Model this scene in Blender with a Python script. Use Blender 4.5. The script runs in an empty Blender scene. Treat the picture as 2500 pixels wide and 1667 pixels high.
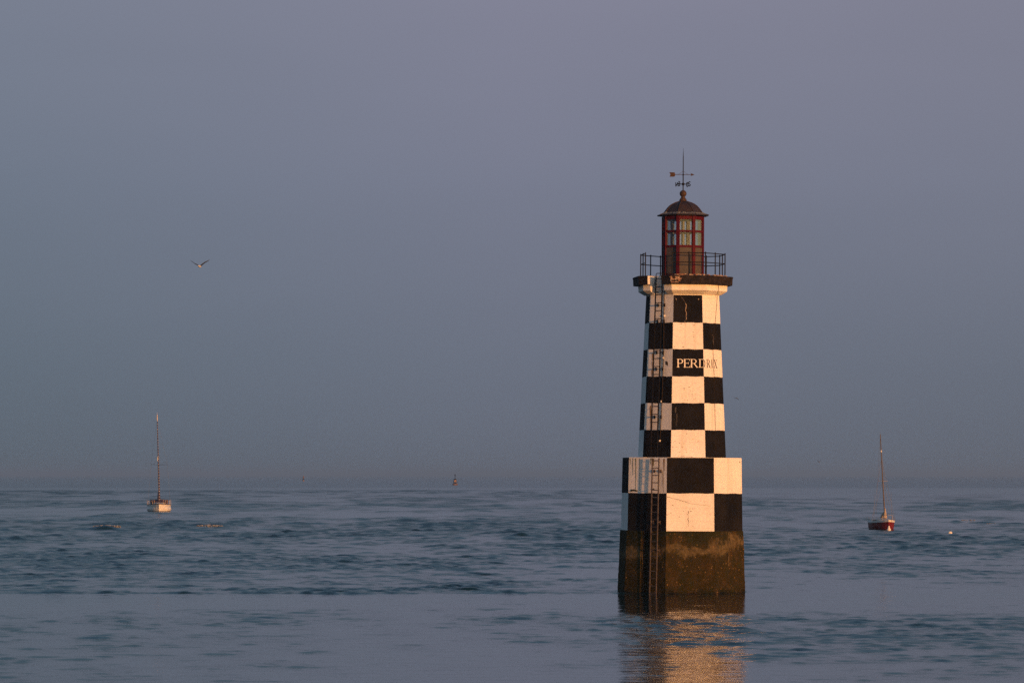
import bpy, bmesh, math, random
import numpy as np
from mathutils import Vector, Matrix
R = math.radians
random.seed(7)
sc = bpy.context.scene
COL = sc.collection

# ------------------------------------------------------------------ camera model
F = 10000.0            # focal length in photo pixels (2500 wide)
PITCH = math.atan((1160 - 833.5) / F)
H = 5.766              # eye height above the water
def at(px, py, Y):
    xc, yc = (px - 1250) / F, (833.5 - py) / F
    d = (xc, math.cos(PITCH) - yc * math.sin(PITCH), math.sin(PITCH) + yc * math.cos(PITCH))
    t = Y / d[1]
    return Vector((d[0] * t, Y, H + d[2] * t))
def on_water(px, py):
    xc, yc = (px - 1250) / F, (833.5 - py) / F
    d = (xc, math.cos(PITCH) - yc * math.sin(PITCH), math.sin(PITCH) + yc * math.cos(PITCH))
    t = -H / d[2]
    return Vector((d[0] * t, d[1] * t, 0))

cd = bpy.data.cameras.new('camera'); cam = bpy.data.objects.new('camera', cd); COL.objects.link(cam)
cd.sensor_width = 36; cd.lens = 36 * F / 2500; cd.clip_start = 0.5; cd.clip_end = 90000
cam.location = (0, 0, H); cam.rotation_euler = (math.pi / 2 + PITCH, 0, 0)
sc.camera = cam

# ------------------------------------------------------------------ materials
def mat(name, base=(.5, .5, .5), rough=.6, metal=0.0, spec=.5):
    m = bpy.data.materials.new(name); m.use_nodes = True
    b = m.node_tree.nodes['Principled BSDF']
    b.inputs['Base Color'].default_value = (*base, 1); b.inputs['Roughness'].default_value = rough
    b.inputs['Metallic'].default_value = metal; b.inputs['Specular IOR Level'].default_value = spec
    return m
class N:
    """small node-graph helper"""
    def __init__(s, m): s.t = m.node_tree; s.b = s.t.nodes.get('Principled BSDF')
    def n(s, typ, **kw):
        x = s.t.nodes.new(typ)
        for k, v in kw.items():
            if k.startswith('i_'): x.inputs[k[2:].replace('_', ' ')].default_value = v
            else: setattr(x, k, v)
        return x
    def l(s, a, b): s.t.links.new(a, b)
    def coord(s, scale=(1, 1, 1)):
        tc = s.n('ShaderNodeTexCoord'); mp = s.n('ShaderNodeMapping'); mp.inputs['Scale'].default_value = scale
        s.l(tc.outputs['Object'], mp.inputs['Vector']); return mp.outputs[0]
    def noise(s, scale, detail=4, rough=.55, sc_=(1, 1, 1)):
        x = s.n('ShaderNodeTexNoise'); x.inputs['Scale'].default_value = scale
        x.inputs['Detail'].default_value = detail; x.inputs['Roughness'].default_value = rough
        s.l(s.coord(sc_), x.inputs['Vector']); return x.outputs['Fac']
    def ramp(s, fac, stops, interp='LINEAR'):
        x = s.n('ShaderNodeValToRGB'); x.color_ramp.interpolation = interp
        e = x.color_ramp.elements
        while len(e) < len(stops): e.new(.5)
        for i, (p, c) in enumerate(stops):
            e[i].position = p; e[i].color = (*c, 1) if len(c) == 3 else c
        s.l(fac, x.inputs[0]); return x.outputs[0]
    def mix(s, fac, a, b, mode='MIX'):
        x = s.n('ShaderNodeMix', data_type='RGBA', blend_type=mode)
        for sock, v in ((x.inputs[0], fac), (x.inputs[6], a), (x.inputs[7], b)):
            if isinstance(v, (int, float)): sock.default_value = v
            elif isinstance(v, tuple): sock.default_value = (*v, 1)
            else: s.l(v, sock)
        return x.outputs[2]
    def math(s, op, a, b=None):
        x = s.n('ShaderNodeMath', operation=op)
        for i, v in enumerate((a, b)):
            if v is None: continue
            if isinstance(v, (int, float)): x.inputs[i].default_value = v
            else: s.l(v, x.inputs[i])
        return x.outputs[0]
    def bump(s, hgt, dist=.01, strength=.5):
        x = s.n('ShaderNodeBump'); x.inputs['Distance'].default_value = dist; x.inputs['Strength'].default_value = strength
        s.l(hgt, x.inputs['Height']); s.l(x.outputs[0], s.b.inputs['Normal'])
    def base(s, c): s.l(c, s.b.inputs['Base Color'])

W_ = (1, 1, 1); K_ = (0, 0, 0)
def paint_white():
    m = mat('white_wall_paint', rough=.75, spec=.25); g = N(m)
    large = g.noise(.9, 3)
    c = g.mix(g.ramp(large, [(.35, K_), (.7, W_)]), (.80, .76, .715), (.73, .69, .64))
    # fine blotches
    c = g.mix(g.ramp(g.noise(9, 5, .6), [(.42, K_), (.75, (.55,) * 3)]), c, (.60, .55, .48))
    # formwork board lines: thin, broken horizontals
    sep = g.n('ShaderNodeSeparateXYZ'); g.l(g.coord(), sep.inputs[0])
    zz = g.math('MULTIPLY', g.math('ADD', sep.outputs[2], g.math('MULTIPLY', g.noise(.8, 2), .05)), 3.1)
    fr = g.math('FRACT', zz)
    line = g.ramp(fr, [(0, W_), (.018, W_), (.035, K_), (1, K_)])
    brk = g.ramp(g.noise(1.7, 4, .6), [(.52, K_), (.60, W_)])
    c = g.mix(g.math('MULTIPLY', g.math('MULTIPLY', line, brk), .38), c, (.30, .26, .20))
    # chips: small sideways flecks that cluster
    chips = g.ramp(g.noise(11, 5, .62, (1, 1, 2.2)), [(.685, K_), (.71, W_)])
    clus = g.ramp(g.noise(1.3, 2), [(.50, K_), (.60, W_)])
    c = g.mix(g.math('MULTIPLY', g.math('MULTIPLY', chips, clus), .8), c, (.16, .12, .09))
    # faint vertical weather streaks
    st = g.ramp(g.noise(3.2, 4, .6, (1, 1, .06)), [(.52, K_), (.75, (.50,) * 3)])
    c = g.mix(st, c, (.50, .45, .36))
    g.base(c)
    g.bump(g.math('ADD', g.noise(7, 6, .65), g.math('MULTIPLY', line, -.5)), .012, .55)
    return m
def paint_black():
    m = mat('black_wall_paint', rough=.85, spec=.06); g = N(m)
    c = g.mix(g.ramp(g.noise(1.1, 4), [(.35, K_), (.7, W_)]), (.006, .006, .0072), (.0145, .013, .013))
    st = g.ramp(g.noise(3.0, 4, .6, (1, 1, .10)), [(.60, K_), (.80, (.45,) * 3)])
    c = g.mix(st, c, (.022, .020, .019))
    ch = g.ramp(g.noise(14, 4, .6, (1, 1, 1.6)), [(.735, K_), (.75, W_)])
    c = g.mix(g.math('MULTIPLY', ch, .5), c, (.25, .22, .19))
    g.base(c); g.bump(g.noise(7, 6, .65), .012, .5)
    return m
def stone_mat(zt, zb, zw):
    m = mat('weedy_stone', rough=.9, spec=.1); g = N(m)
    sep = g.n('ShaderNodeSeparateXYZ'); g.l(g.coord(), sep.inputs[0])
    z = g.math('ADD', sep.outputs[2], g.math('MULTIPLY', g.math('SUBTRACT', g.noise(1.2, 6, .72), .5), 1.7))
    z = g.math('ADD', z, g.math('MULTIPLY', g.math('SUBTRACT', g.noise(.45, 3, .5), .5), 1.3))
    z = g.math('SUBTRACT', z, g.math('MULTIPLY', sep.outputs[0], .10))
    f = g.math('DIVIDE', z, zt)
    c = g.ramp(f, [(0, (.010, .008, .004)), (.025, (.026, .018, .005)), (.30, (.033, .022, .006)), (.55, (.032, .022, .007)),
                   (.62, (.045, .032, .011)), (.69, (.145, .105, .052)), (.75, (.12, .088, .045)), (.80, (.026, .022, .008)), (1.0, (.018, .018, .006))])
    blot = g.ramp(g.noise(4.5, 6, .7), [(.38, K_), (.62, W_)])
    c = g.mix(g.math('MULTIPLY', blot, .85), c, g.mix(.5, c, (.012, .014, .004)), 'MIX')
    c = g.mix(g.ramp(g.noise(2.3, 5, .7, (1, 1, .5)), [(.5, K_), (.66, (.6,) * 3)]), c, (.022, .024, .007))
    c = g.mix(g.ramp(g.noise(1.4, 6, .7), [(.50, K_), (.62, (.55,) * 3)]), c, (.060, .034, .010))
    # limpets / barnacles: pale flecks
    vo = g.n('ShaderNodeTexVoronoi'); vo.inputs['Scale'].default_value = 6.5; g.l(g.coord(), vo.inputs['Vector'])
    fl = g.ramp(vo.outputs['Distance'], [(.13, W_), (.22, K_)])
    cl = g.ramp(g.noise(3.2, 4), [(.50, K_), (.56, W_)])
    c = g.mix(g.math('MULTIPLY', g.math('MULTIPLY', fl, cl), .9), c, (.22, .13, .05))
    fine = g.ramp(g.noise(22, 3, .6), [(.64, K_), (.72, W_)])
    c = g.mix(g.math('MULTIPLY', fine, .5), c, (.16, .11, .045))
    c = g.mix(g.ramp(g.noise(3.0, 6, .75, (1.4, 1.4, .8)), [(.40, (.55,) * 3), (.52, K_)]), c, (.014, .014, .005))
    g.base(c); g.bump(g.noise(6, 8, .72), .04, .8)
    return m
def simple(name, c1, c2, rough=.6, scale=6, spec=.4, metal=0, bump=.004, stretch=(1, 1, 1)):
    m = mat(name, c1, rough, metal, spec); g = N(m)
    g.base(g.mix(g.ramp(g.noise(scale, 5, .6, stretch), [(.38, K_), (.66, W_)]), c1, c2))
    if bump: g.bump(g.noise(scale * 2.5, 5, .6), bump, .5)
    return m
M = {}
M['white'] = paint_white(); M['black'] = paint_black()
M['deck'] = simple('deck_paint', (.012, .010, .011), (.030, .022, .019), .85, 5, .12)
M['iron'] = simple('painted_iron', (.006, .007, .010), (.014, .011, .010), .6, 14, .12)
M['rust'] = simple('rusty_iron', (.060, .026, .014), (.025, .014, .011), .8, 9)
M['galv'] = simple('galvanised_steel', (.10, .085, .08), (.05, .034, .026), .7, 7, .2)
M['red'] = simple('red_frame_paint', (.075, .0045, .013), (.048, .004, .010), .6, 6, .1)
M['panel'] = simple('lantern_panel', (.082, .072, .064), (.066, .056, .052), .75, 3, .15)
M['cream'] = simple('cream_paint', (.50, .40, .25), (.42, .33, .20), .6, 5)
M['inner'] = simple('inner_post_paint', (.36, .29, .20), (.30, .24, .16), .7, 5, .2)
M['column'] = simple('lamp_column_metal', (.15, .115, .075), (.20, .16, .11), .5, 6)
M['dome'] = simple('weathered_roof_metal', (.034, .020, .018), (.018, .015, .016), .6, 5, .25, .0, stretch=(1, 1, .35))
M['lichen'] = simple('pale_roof_patina', (.26, .24, .20), (.030, .026, .022), .8, 9)
M['copper'] = simple('brown_copper', (.065, .034, .019), (.034, .020, .013), .6, 8, .2, .0)
M['brick'] = simple('exposed_brick', (.34, .19, .12), (.15, .075, .050), .9, 9)
M['streak'] = simple('rust_streak', (.30, .17, .06), (.44, .33, .20), .85, 6, stretch=(1, 1, .3))
M['greenish'] = simple('green_streak', (.20, .19, .08), (.36, .33, .22), .9, 6, stretch=(1, 1, .2))
M['slot'] = simple('rust_stained_concrete', (.22, .12, .05), (.045, .028, .018), .9, 5, .1, stretch=(1, 1, .3))
M['moss'] = simple('dark_moss', (.020, .022, .007), (.045, .040, .015), .95, 20)
M['crack'] = simple('bare_plaster', (.46, .36, .27), (.20, .14, .11), .9, 12)
M['cable'] = simple('dull_cable', (.036, .026, .018), (.028, .020, .014), .8, 8, .1)
M['letter_pale'] = simple('pale_letter_paint', (.76, .70, .60), (.68, .62, .52), .7, 9)
M['letter_dark'] = simple('dark_letter_paint', (.03, .024, .018), (.06, .046, .03), .7, 9)
M['gel'] = simple('white_gelcoat', (.70, .68, .64), (.62, .60, .56), .35, 1.5)
M['deckcream'] = simple('cream_deck', (.50, .46, .38), (.40, .36, .30), .6, 3)
M['dkglass'] = simple('dark_window', (.015, .012, .012), (.03, .022, .02), .2, 3, bump=0)
M['redhull'] = simple('red_hull_paint', (.16, .010, .008), (.12, .009, .008), .5, 2, .2)
M['boot'] = simple('dark_bottom_paint', (.02, .012, .012), (.04, .02, .02), .6, 3)
M['alu'] = simple('mast_metal', (.42, .36, .30), (.32, .28, .25), .45, 2, .5, .3)
M['sailcover'] = simple('furled_sail_cover', (.030, .022, .050), (.045, .028, .045), .8, 3)
M['sailcloth'] = simple('furled_tan_sail', (.42, .33, .24), (.30, .23, .17), .8, 3)
M['rope'] = simple('rigging_wire', (.16, .15, .14), (.12, .11, .10), .6, 3, bump=0)
M['dullmast'] = simple('dull_mast_metal', (.12, .10, .09), (.075, .065, .06), .6, 2, .3)
M['buoywhite'] = simple('buoy_plastic', (.78, .72, .58), (.68, .62, .5), .45, 4)
M['byellow'] = simple('yellow_buoy_paint', (.46, .27, .12), (.38, .22, .10), .5, 2)
M['bdark'] = simple('dark_buoy_paint', (.008, .009, .014), (.015, .014, .02), .7, 2, .1)
M['bdim'] = simple('faded_orange_paint', (.20, .13, .08), (.15, .10, .07), .7, 2)
M['bbrown'] = simple('weathered_float_paint', (.16, .09, .07), (.10, .06, .05), .7, 1)
M['feather'] = simple('gull_white_plumage', (.56, .54, .50), (.46, .44, .41), .8, 20, bump=0)
M['wing'] = simple('gull_grey_plumage', (.030, .032, .042), (.05, .05, .06), .8, 20, bump=0)
M['wingtip'] = simple('gull_wing_underside', (.12, .11, .12), (.2, .18, .18), .8, 20, bump=0)
M['foam'] = simple('sea_foam', (.27, .29, .33), (.10, .11, .12), .8, 3, bump=.02)
def glass():
    m = mat('window_glass'); g = N(m); t = m.node_tree
    tr = g.n('ShaderNodeBsdfTransparent'); tr.inputs[0].default_value = (.90, .95, .95, 1)
    gl = g.n('ShaderNodeBsdfGlossy'); gl.inputs['Roughness'].default_value = .06; gl.inputs[0].default_value = (.9, .95, 1, 1)
    fr = g.n('ShaderNodeFresnel'); fr.inputs['IOR'].default_value = 1.45
    di = g.n('ShaderNodeBsdfDiffuse'); di.inputs[0].default_value = (.36, .40, .40, 1)
    m1 = g.n('ShaderNodeMixShader'); g.l(g.math('MULTIPLY', fr.outputs[0], .55), m1.inputs[0]); g.l(tr.outputs[0], m1.inputs[1]); g.l(gl.outputs[0], m1.inputs[2])
    m2 = g.n('ShaderNodeMixShader'); m2.inputs[0].default_value = .045; g.l(m1.outputs[0], m2.inputs[1]); g.l(di.outputs[0], m2.inputs[2])
    g.l(m2.outputs[0], t.nodes['Material Output'].inputs['Surface'])
    return m
M['glass'] = glass()

# ------------------------------------------------------------------ mesh helpers
class MB:
    def __init__(s): s.v = []; s.f = []; s.m = []
    def add(s, vs, fs, mi=0):
        o = len(s.v); s.v += [tuple(v) for v in vs]; s.f += [tuple(o + i for i in f) for f in fs]; s.m += [mi] * len(fs); return s
    def box(s, c, hx, hy, hz, X=(1, 0, 0), Y=(0, 1, 0), Z=(0, 0, 1), mi=0):
        c, X, Y, Z = Vector(c), Vector(X), Vector(Y), Vector(Z)
        vs = [c + X * hx * a + Y * hy * b + Z * hz * d for d in (-1, 1) for b in (-1, 1) for a in (-1, 1)]
        return s.add(vs, [(0, 2, 3, 1), (4, 5, 7, 6), (0, 1, 5, 4), (2, 6, 7, 3), (0, 4, 6, 2), (1, 3, 7, 5)], mi)
    def bar(s, a, b, r0, r1=None, n=8, mi=0):
        a, b = Vector(a), Vector(b); r1 = r0 if r1 is None else r1
        d = (b - a).normalized(); u = d.orthogonal().normalized(); w = d.cross(u)
        ring = [(u * math.cos(6.28318 * i / n) + w * math.sin(6.28318 * i / n)) for i in range(n)]
        vs = [a + q * r0 for q in ring] + [b + q * r1 for q in ring]
        fs = [(i, (i + 1) % n, n + (i + 1) % n, n + i) for i in range(n)] + [tuple(range(n - 1, -1, -1)), tuple(range(n, 2 * n))]
        return s.add(vs, fs, mi)
    def tube(s, pts, r, n=6, mi=0):
        for a, b in zip(pts[:-1], pts[1:]): s.bar(a, b, r, r, n, mi)
        return s
    def beam(s, a, b, w, t, side, mi=0):   # rectangular bar, width w along 'side'
        a, b = Vector(a), Vector(b); d = (b - a); L = d.length; d.normalize()
        X = Vector(side).normalized(); Y = d.cross(X).normalized()
        return s.box((a + b) / 2, w / 2, t / 2, L / 2, X, Y, d, mi)
    def loft(s, rings, cap=True, closed=True, mi=0):
        n = len(rings[0]); vs = [v for r in rings for v in r]; fs = []
        for k in range(len(rings) - 1):
            for i in range(n if closed else n - 1):
                j = (i + 1) % n; fs.append((k * n + i, k * n + j, (k + 1) * n + j, (k + 1) * n + i))
        if cap: fs += [tuple(range(n - 1, -1, -1)), tuple((len(rings) - 1) * n + i for i in range(n))]
        return s.add(vs, fs, mi)
    def lathe(s, prof, n=24, c=(0, 0, 0), mi=0):
        rings = [[(c[0] + r * math.cos(6.28318 * i / n), c[1] + r * math.sin(6.28318 * i / n), c[2] + z) for i in range(n)] for r, z in prof]
        return s.loft(rings, mi=mi)
    def sphere(s, c, r, n=20, mi=0, sz=1.0):
        return s.lathe([(max(r * math.sin(math.pi * k / 12), r * .01), -r * sz * math.cos(math.pi * k / 12)) for k in range(13)], n, c, mi)
    def build(s, name, mats, parent=None, smooth=False, bevel=0, recalc=True):
        me = bpy.data.meshes.new(name); me.from_pydata(s.v, [], s.f)
        ms = mats if isinstance(mats, (list, tuple)) else [mats]
        for m in ms: me.materials.append(M[m] if isinstance(m, str) else m)
        if len(ms) > 1: me.polygons.foreach_set('material_index', s.m)
        if recalc:
            bm = bmesh.new(); bm.from_mesh(me); bmesh.ops.recalc_face_normals(bm, faces=bm.faces); bm.to_mesh(me); bm.free()
        if smooth: me.polygons.foreach_set('use_smooth', [True] * len(me.polygons))
        o = bpy.data.objects.new(name, me); COL.objects.link(o)
        if parent: o.parent = parent
        if bevel:
            b = o.modifiers.new('bevel', 'BEVEL'); b.width = bevel; b.segments = 2; b.limit_method = 'ANGLE'
        return o
def tag(o, label=None, cat=None, group=None, kind=None):
    for k, v in (('label', label), ('category', cat), ('group', group), ('kind', kind)):
        if v: o[k] = v
    return o
def empty(name, loc, rot=(0, 0, 0)):
    o = bpy.data.objects.new(name, None); COL.objects.link(o); o.location = loc; o.rotation_euler = rot
    o.empty_display_size = .2; return o

# ================================================================== LIGHTHOUSE
K = F / 203.0                                   # photo pixels per metre at the tower axis
TY = 203.0
TX = at(1663, 1448, TY).x
light = empty('lighthouse', (TX, TY, 0), (0, .0062, 0))
tag(light, 'black and white chequered octagonal lighthouse with red-framed lantern standing in the sea', 'lighthouse')
def zf(py, Y=201.3): return at(1663, py, Y).z
A0 = 6.3
def V(Rr, az, z): return Vector((Rr * math.sin(R(az)), -Rr * math.cos(R(az)), z))
C8 = math.cos(R(22.5))
def nrm(k): a = R(A0 + 45 * k); return Vector((math.sin(a), -math.cos(a), 0))
def tan_(k): a = R(A0 + 45 * k); return Vector((math.cos(a), math.sin(a), 0))
def octv(Rr, k): return A0 - 22.5 + 45 * k      # azimuth of the left vertex of face k

# ---- tapered walls
zS0, zS1 = zf(1115), zf(716)
RS0, RS1 = 110.4 / K, 91.5 / K
def RS(z): return RS0 + (RS1 - RS0) * (z - zS0) / (zS1 - zS0)
zB0, zB1 = zf(1296, 200.3), zf(1117, 200.3)
RB0, RB1 = 152.6 / K, 149.3 / K
def RB(z): return RB0 + (RB1 - RB0) * (z - zB0) / (zB1 - zB0)
RW0, RW1 = 160.0 / K, 154.4 / K
def RW(z): return RW0 + (RW1 - RW0) * z / zB0
def fp(k, a, z, off, Rfun):                      # point on face k, a metres right of its centre
    return nrm(k) * (Rfun(z) * C8 + off) + tan_(k) * a + Vector((0, 0, z))

def checker_wall(name, rows, Rfun, first_black, slot=None, slot_depth=.0):
    """rows: list of z from top to bottom. first_black: parity of the front face's top cell.
    slot=(face, a0, a1): that face has a deep vertical channel."""
    mb = MB(); NS = 14; jit = {}
    def J(row, key):
        if row in (0, len(rows) - 1): return 0
        if (row, key) not in jit: jit[(row, key)] = .008 * math.sin(len(jit) * .83 + row) + random.uniform(-.006, .006)
        return jit[(row, key)]
    for k in range(8):
        for r in range(len(rows) - 1):
            black = (r + k + (0 if first_black else 1)) % 2 == 0
            mi = 1 if black else 0
            zt, zb = rows[r], rows[r + 1]
            ht, hb = Rfun(zt) * math.sin(R(22.5)), Rfun(zb) * math.sin(R(22.5))
            segs = [(-1.0, 1.0)]
            if slot and slot[0] == k:
                segs = [(-1.0, slot[1] / ht), (slot[2] / ht, 1.0)]
            for (u0, u1) in segs:
                cols = []
                for i in range(NS + 1):
                    u = u0 + (u1 - u0) * i / NS
                    # vertical cell borders wander a little too
                    kk = (k + (1 if i == NS else 0)) % 8
                    edge = (u in (-1.0, 1.0))
                    col = []
                    for q in range(7):
                        f = q / 6
                        z = zt * (1 - f) + zb * f
                        if q == 0: z += J(r, ('v', kk) if edge else (k, round(u, 3)))
                        if q == 6: z += J(r + 1, ('v', kk) if edge else (k, round(u, 3)))
                        col.append(fp(k, u * (ht * (1 - f) + hb * f), z, 0, Rfun))
                    cols.append(col)
                mb.loft(cols, cap=False, closed=False, mi=mi)
            if slot and slot[0] == k:
                a0, a1 = slot[1], slot[2]
                def P(a, z, o): return fp(k, a, z, o, Rfun)
                e = -slot_depth; mi = 1 if black else 2
                mb.add([P(a0, zt, 0), P(a0, zt, e), P(a0, zb, e), P(a0, zb, 0)], [(0, 1, 2, 3)], mi)
                mb.add([P(a1, zt, 0), P(a1, zt, e), P(a1, zb, e), P(a1, zb, 0)], [(3, 2, 1, 0)], mi)
                mb.add([P(a0, zt, e), P(a1, zt, e), P(a1, zb, e), P(a0, zb, e)], [(0, 1, 2, 3)], mi)
    o = mb.build(name, ['white', 'black', 'slot'], light, recalc=False)
    bm = bmesh.new(); bm.from_mesh(o.data); bmesh.ops.remove_doubles(bm, verts=bm.verts, dist=.0015)
    bmesh.ops.recalc_face_normals(bm, faces=bm.faces); bm.to_mesh(o.data); bm.free()
    return o
rowsS = [zS1] + [zf(y) for y in (720, 787.4, 852.4, 918.9, 984, 1049.5)] + [zS0 - .02]
# the first sliver row is the white band under the cornice; rebuild so that it stays white on the front
checker_wall('tower_shaft', [rowsS[1]] + rowsS[2:], RS, True)
mb = MB(); mb.loft([[V(RS(z) + .004, octv(0, k), z) for k in range(8)] for z in (rowsS[1] - .005, zS1 + .1)], cap=False)
mb.build('shaft_collar', 'white', light)
SLOT = (-1, -.30, .13)
zR = zf(1204, 200.3)
checker_wall('base_block', [zB1, zR, zB0], RB, True, SLOT, .30)
# top of the block: a flat annular ledge round the shaft (with the channel left open)
def ring_outline(Rr, z, slot=None, depth=.3):
    pts = []
    for k in range(8):
        pts.append(V(Rr, octv(Rr, k), z))
        if slot and slot[0] % 8 == k:
            ap = Rr * C8
            for a, o in ((slot[1], 0), (slot[1], -depth), (slot[2], -depth), (slot[2], 0)):
                pts.append(nrm(k) * (ap + o) + tan_(k) * a + Vector((0, 0, z)))
    return pts
def prism(levels, slot=None, depth=.3):
    """levels [(R, z)]; slot depth measured inwards to a fixed apothem when depth is ('ap', value)"""
    rings = []
    for Rr, z in levels:
        d = (Rr * C8 - depth[1]) if isinstance(depth, tuple) else depth
        rings.append(ring_outline(Rr, z, slot, d))
    return rings
mb = MB(); mb.loft(prism([(RB1 - .004, zB1 - .03), (RB1 - .004, zB1 + .012)], (7, -.30, .13), .30)); mb.build('block_ledge', 'white', light)

# ---- stone foot, surface roughened
def stone_foot():
    mb = MB(); k_rows = 46; segs = 22
    rings = []
    for q in range(k_rows + 1):
        z = -2.0 + (zB0 + 2.0) * q / k_rows
        ring = []
        for k in range(8):
            hw = RW(z) * math.sin(R(22.5))
            us = list(np.linspace(-1, 1, segs + 1)[:-1])
            for u in us:
                a = u * hw; inslot = (k == 7 and -.31 < a < .16)
                rough = .012 * math.sin(a * 3.3 + z * 2.1 + k) * math.sin(z * 4.7 + a * 2.3) + random.uniform(-.006, .006)
                if u == -1: rough = random.uniform(-.01, .02)
                o = (-.32 if inslot else rough)
                if q == k_rows: o = min(o, 0) if not inslot else o
                ring.append(fp(k, a, z, o, RW))
        rings.append(ring)
    mb.loft(rings)
    return mb.build('stone_foot', stone_mat(zB0, 0, 0), light, recalc=True)
stone_foot()

# ---- cornice and gallery deck with the ladder notch in face 7 (= -1)
NOTCH = (7, -.44, .42)
apS = (RS1 * C8 + .02)
zD1, zD0 = zf(672.0, 200.9), zf(693.8, 200.9)
zC1, zC0 = zf(708.3, 201.0), zf(717.5, 201.2)
RD, RC, RC2 = 126 / K, 111.5 / K, 96.5 / K
mb = MB(); mb.loft(prism([(RC2, zC0), (RC, zC1), (RC + .01, zD0)], NOTCH, ('ap', apS)))
mb.build('cornice', 'white', light)
mb = MB(); mb.loft(prism([(RD - .03, zD0 + .004), (RD - .012, zD1 - .09)], NOTCH, ('ap', apS)))
mb.loft(prism([(RD + .01, zD1 - .087), (RD + .012, zD1 - .03), (RD - .03, zD1)], NOTCH, ('ap', apS)))
mb.build('gallery_deck', 'deck', light)
# the notch is white inside
mb = MB(); k = 7
for a, s in ((NOTCH[1] + .006, 1), (NOTCH[2] - .006, -1)):
    c = nrm(k) * ((apS + RD * C8 - .05) / 2) + tan_(k) * (a) + Vector((0, 0, (zD0 + zD1) / 2))
    mb.box(c, (RD * C8 - .05 - apS) / 2, .004, (zD1 - zD0) / 2 - .015, nrm(k), tan_(k))
c = nrm(k) * (apS + .01) + Vector((0, 0, (zC0 + zD1) / 2)); mb.box(c, .008, .40, (zD1 - zC0) / 2 - .01, nrm(k), tan_(k))
mb.build('notch_lining', 'white', light)
# broken corner where the brick shows, rubble on the deck edge
mb = MB(); va = octv(0, 0)
for i in range(46):
    f = random.random() ** 1.4; z = zD0 + .06 + random.random() * (zD1 - zD0 - .12)
    a = -RD * math.sin(R(22.5)) + .01 + f * .5 * (1.15 - abs(z - (zD0 + zD1) / 2 - .03) * 2)
    p = nrm(0) * (RD * C8 - .012) + tan_(0) * a + Vector((0, 0, z))
    mb.box(p, random.uniform(.02, .055), random.uniform(.012, .03), random.uniform(.012, .026), tan_(0), nrm(0), mi=random.choice([0, 0, 1]))
mb.build('broken_corner', ['brick', 'crack'], light)
mb = MB()
for i in range(90):
    k = random.choice([0, 0, 0, 1, 1]); a = random.uniform(-.75, .8); f = random.random()
    p = nrm(k) * (RD * C8 - .05 - f * .5) + tan_(k) * a + Vector((0, 0, zD1 + .02 + .05 * f * random.random()))
    s_ = random.uniform(.012, .038)
    mb.box(p, s_ * 1.6, s_, s_ * .9, tan_(k), nrm(k), mi=random.choice([0, 1]))
tag(mb.build('loose_rubble', ['brick', 'crack'], light), kind='stuff')

# ---- gallery railing
RR = 106 / K; apR = RR * C8
zRt = zf(617.5, 201.2)
rail = empty('gallery_railing', (0, 0, 0)); rail.parent = light
for k in range(8):
    for mid in (0, 1):
        if mid and k == 7: continue
        p = nrm(k) * apR if mid else V(RR, octv(RR, k), 0)
        b = MB(); b.bar(p + Vector((0, 0, zD1 - .02)), p + Vector((0, 0, zRt + .03)), .028, .028, 8)
        b.sphere(p + Vector((0, 0, zRt + .035)), .030, 8)
        b.build('railing_post', 'iron', rail)
for z in (zRt, zf(640.5, 201.2)):
    b = MB()
    for k in range(8):
        if k == 7: continue
        b.bar(V(RR, octv(RR, k), z), V(RR, octv(RR, k) + 45, z), .023, .023, 8)
    b.build('railing_bar', 'iron', rail)

# ---- lantern room
RL = 52.6 / K; zl = lambda y: zf(y, 202.0)
zL0, zL1 = zD1 - .01, zl(526.5)
lan = empty('lantern_room', (0, 0, 0)); lan.parent = light
apL = RL * C8; hwL = RL * math.sin(R(22.5))
mb = MB()
for k in range(8):
    az = octv(RL, k); d = V(1, az, 0); t = Vector((math.cos(R(az)), math.sin(R(az)), 0))
    c = d * (RL - .055)
    mb = MB(); mb.box(c + Vector((0, 0, (zL0 + zL1) / 2)), .085, .055, (zL1 - zL0) / 2, t, d); mb.build('corner_post', 'red', lan, bevel=.012)
rails_ = [(zl(527), zl(535.2), 0), (zl(561.3), zl(566.3), .0), (zl(598), zl(603.6), .004), (zl(668), zl(672) , .004)]
for (a, b_, o) in rails_:
    mb = MB()
    for k in range(8):
        mb.box(nrm(k) * (apL - .045 + o) + Vector((0, 0, (a + b_) / 2)), hwL - .06, .04, abs(a - b_) / 2, tan_(k), nrm(k))
    mb.build('window_rail', 'red', lan, bevel=.006)
for k in range(8):
    b = MB(); b.box(nrm(k) * (apL - .05) + Vector((0, 0, (zl(603.6) + zL0) / 2)), hwL - .05, .018, (zl(603.6) - zL0) / 2, tan_(k), nrm(k))
    if k in (0, 1): b.box(nrm(k) * (apL - .031) + Vector((0, 0, zl(636))), hwL - .12, .004, .008, tan_(k), nrm(k))
    b.build('lower_panel', 'panel', lan)
    for (za, zb_) in ((zl(535.2), zl(561.3)), (zl(566.3), zl(598))):
        b = MB(); b.box(nrm(k) * (apL - .05) + Vector((0, 0, (za + zb_) / 2)), hwL - .07, .003, abs(za - zb_) / 2 + .01, tan_(k), nrm(k))
        b.build('window_pane', 'glass', lan)
mb = MB()      # cream inside faces of the posts and a ceiling board
for k in range(8):
    az = octv(RL, k); d = V(1, az, 0); t = Vector((math.cos(R(az)), math.sin(R(az)), 0))
    mb = MB(); mb.box(d * (RL - .16) + Vector((0, 0, (zl(603) + zL1) / 2)), .040, .03, (zL1 - zl(603)) / 2 - .02, t, d); mb.build('inner_post', 'inner', lan, bevel=.01)
mb = MB(); cx = Vector((.02, 0, 0))
mb.lathe([(.085, zl(640)), (.085, zL1 - .03)], 18)
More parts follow.
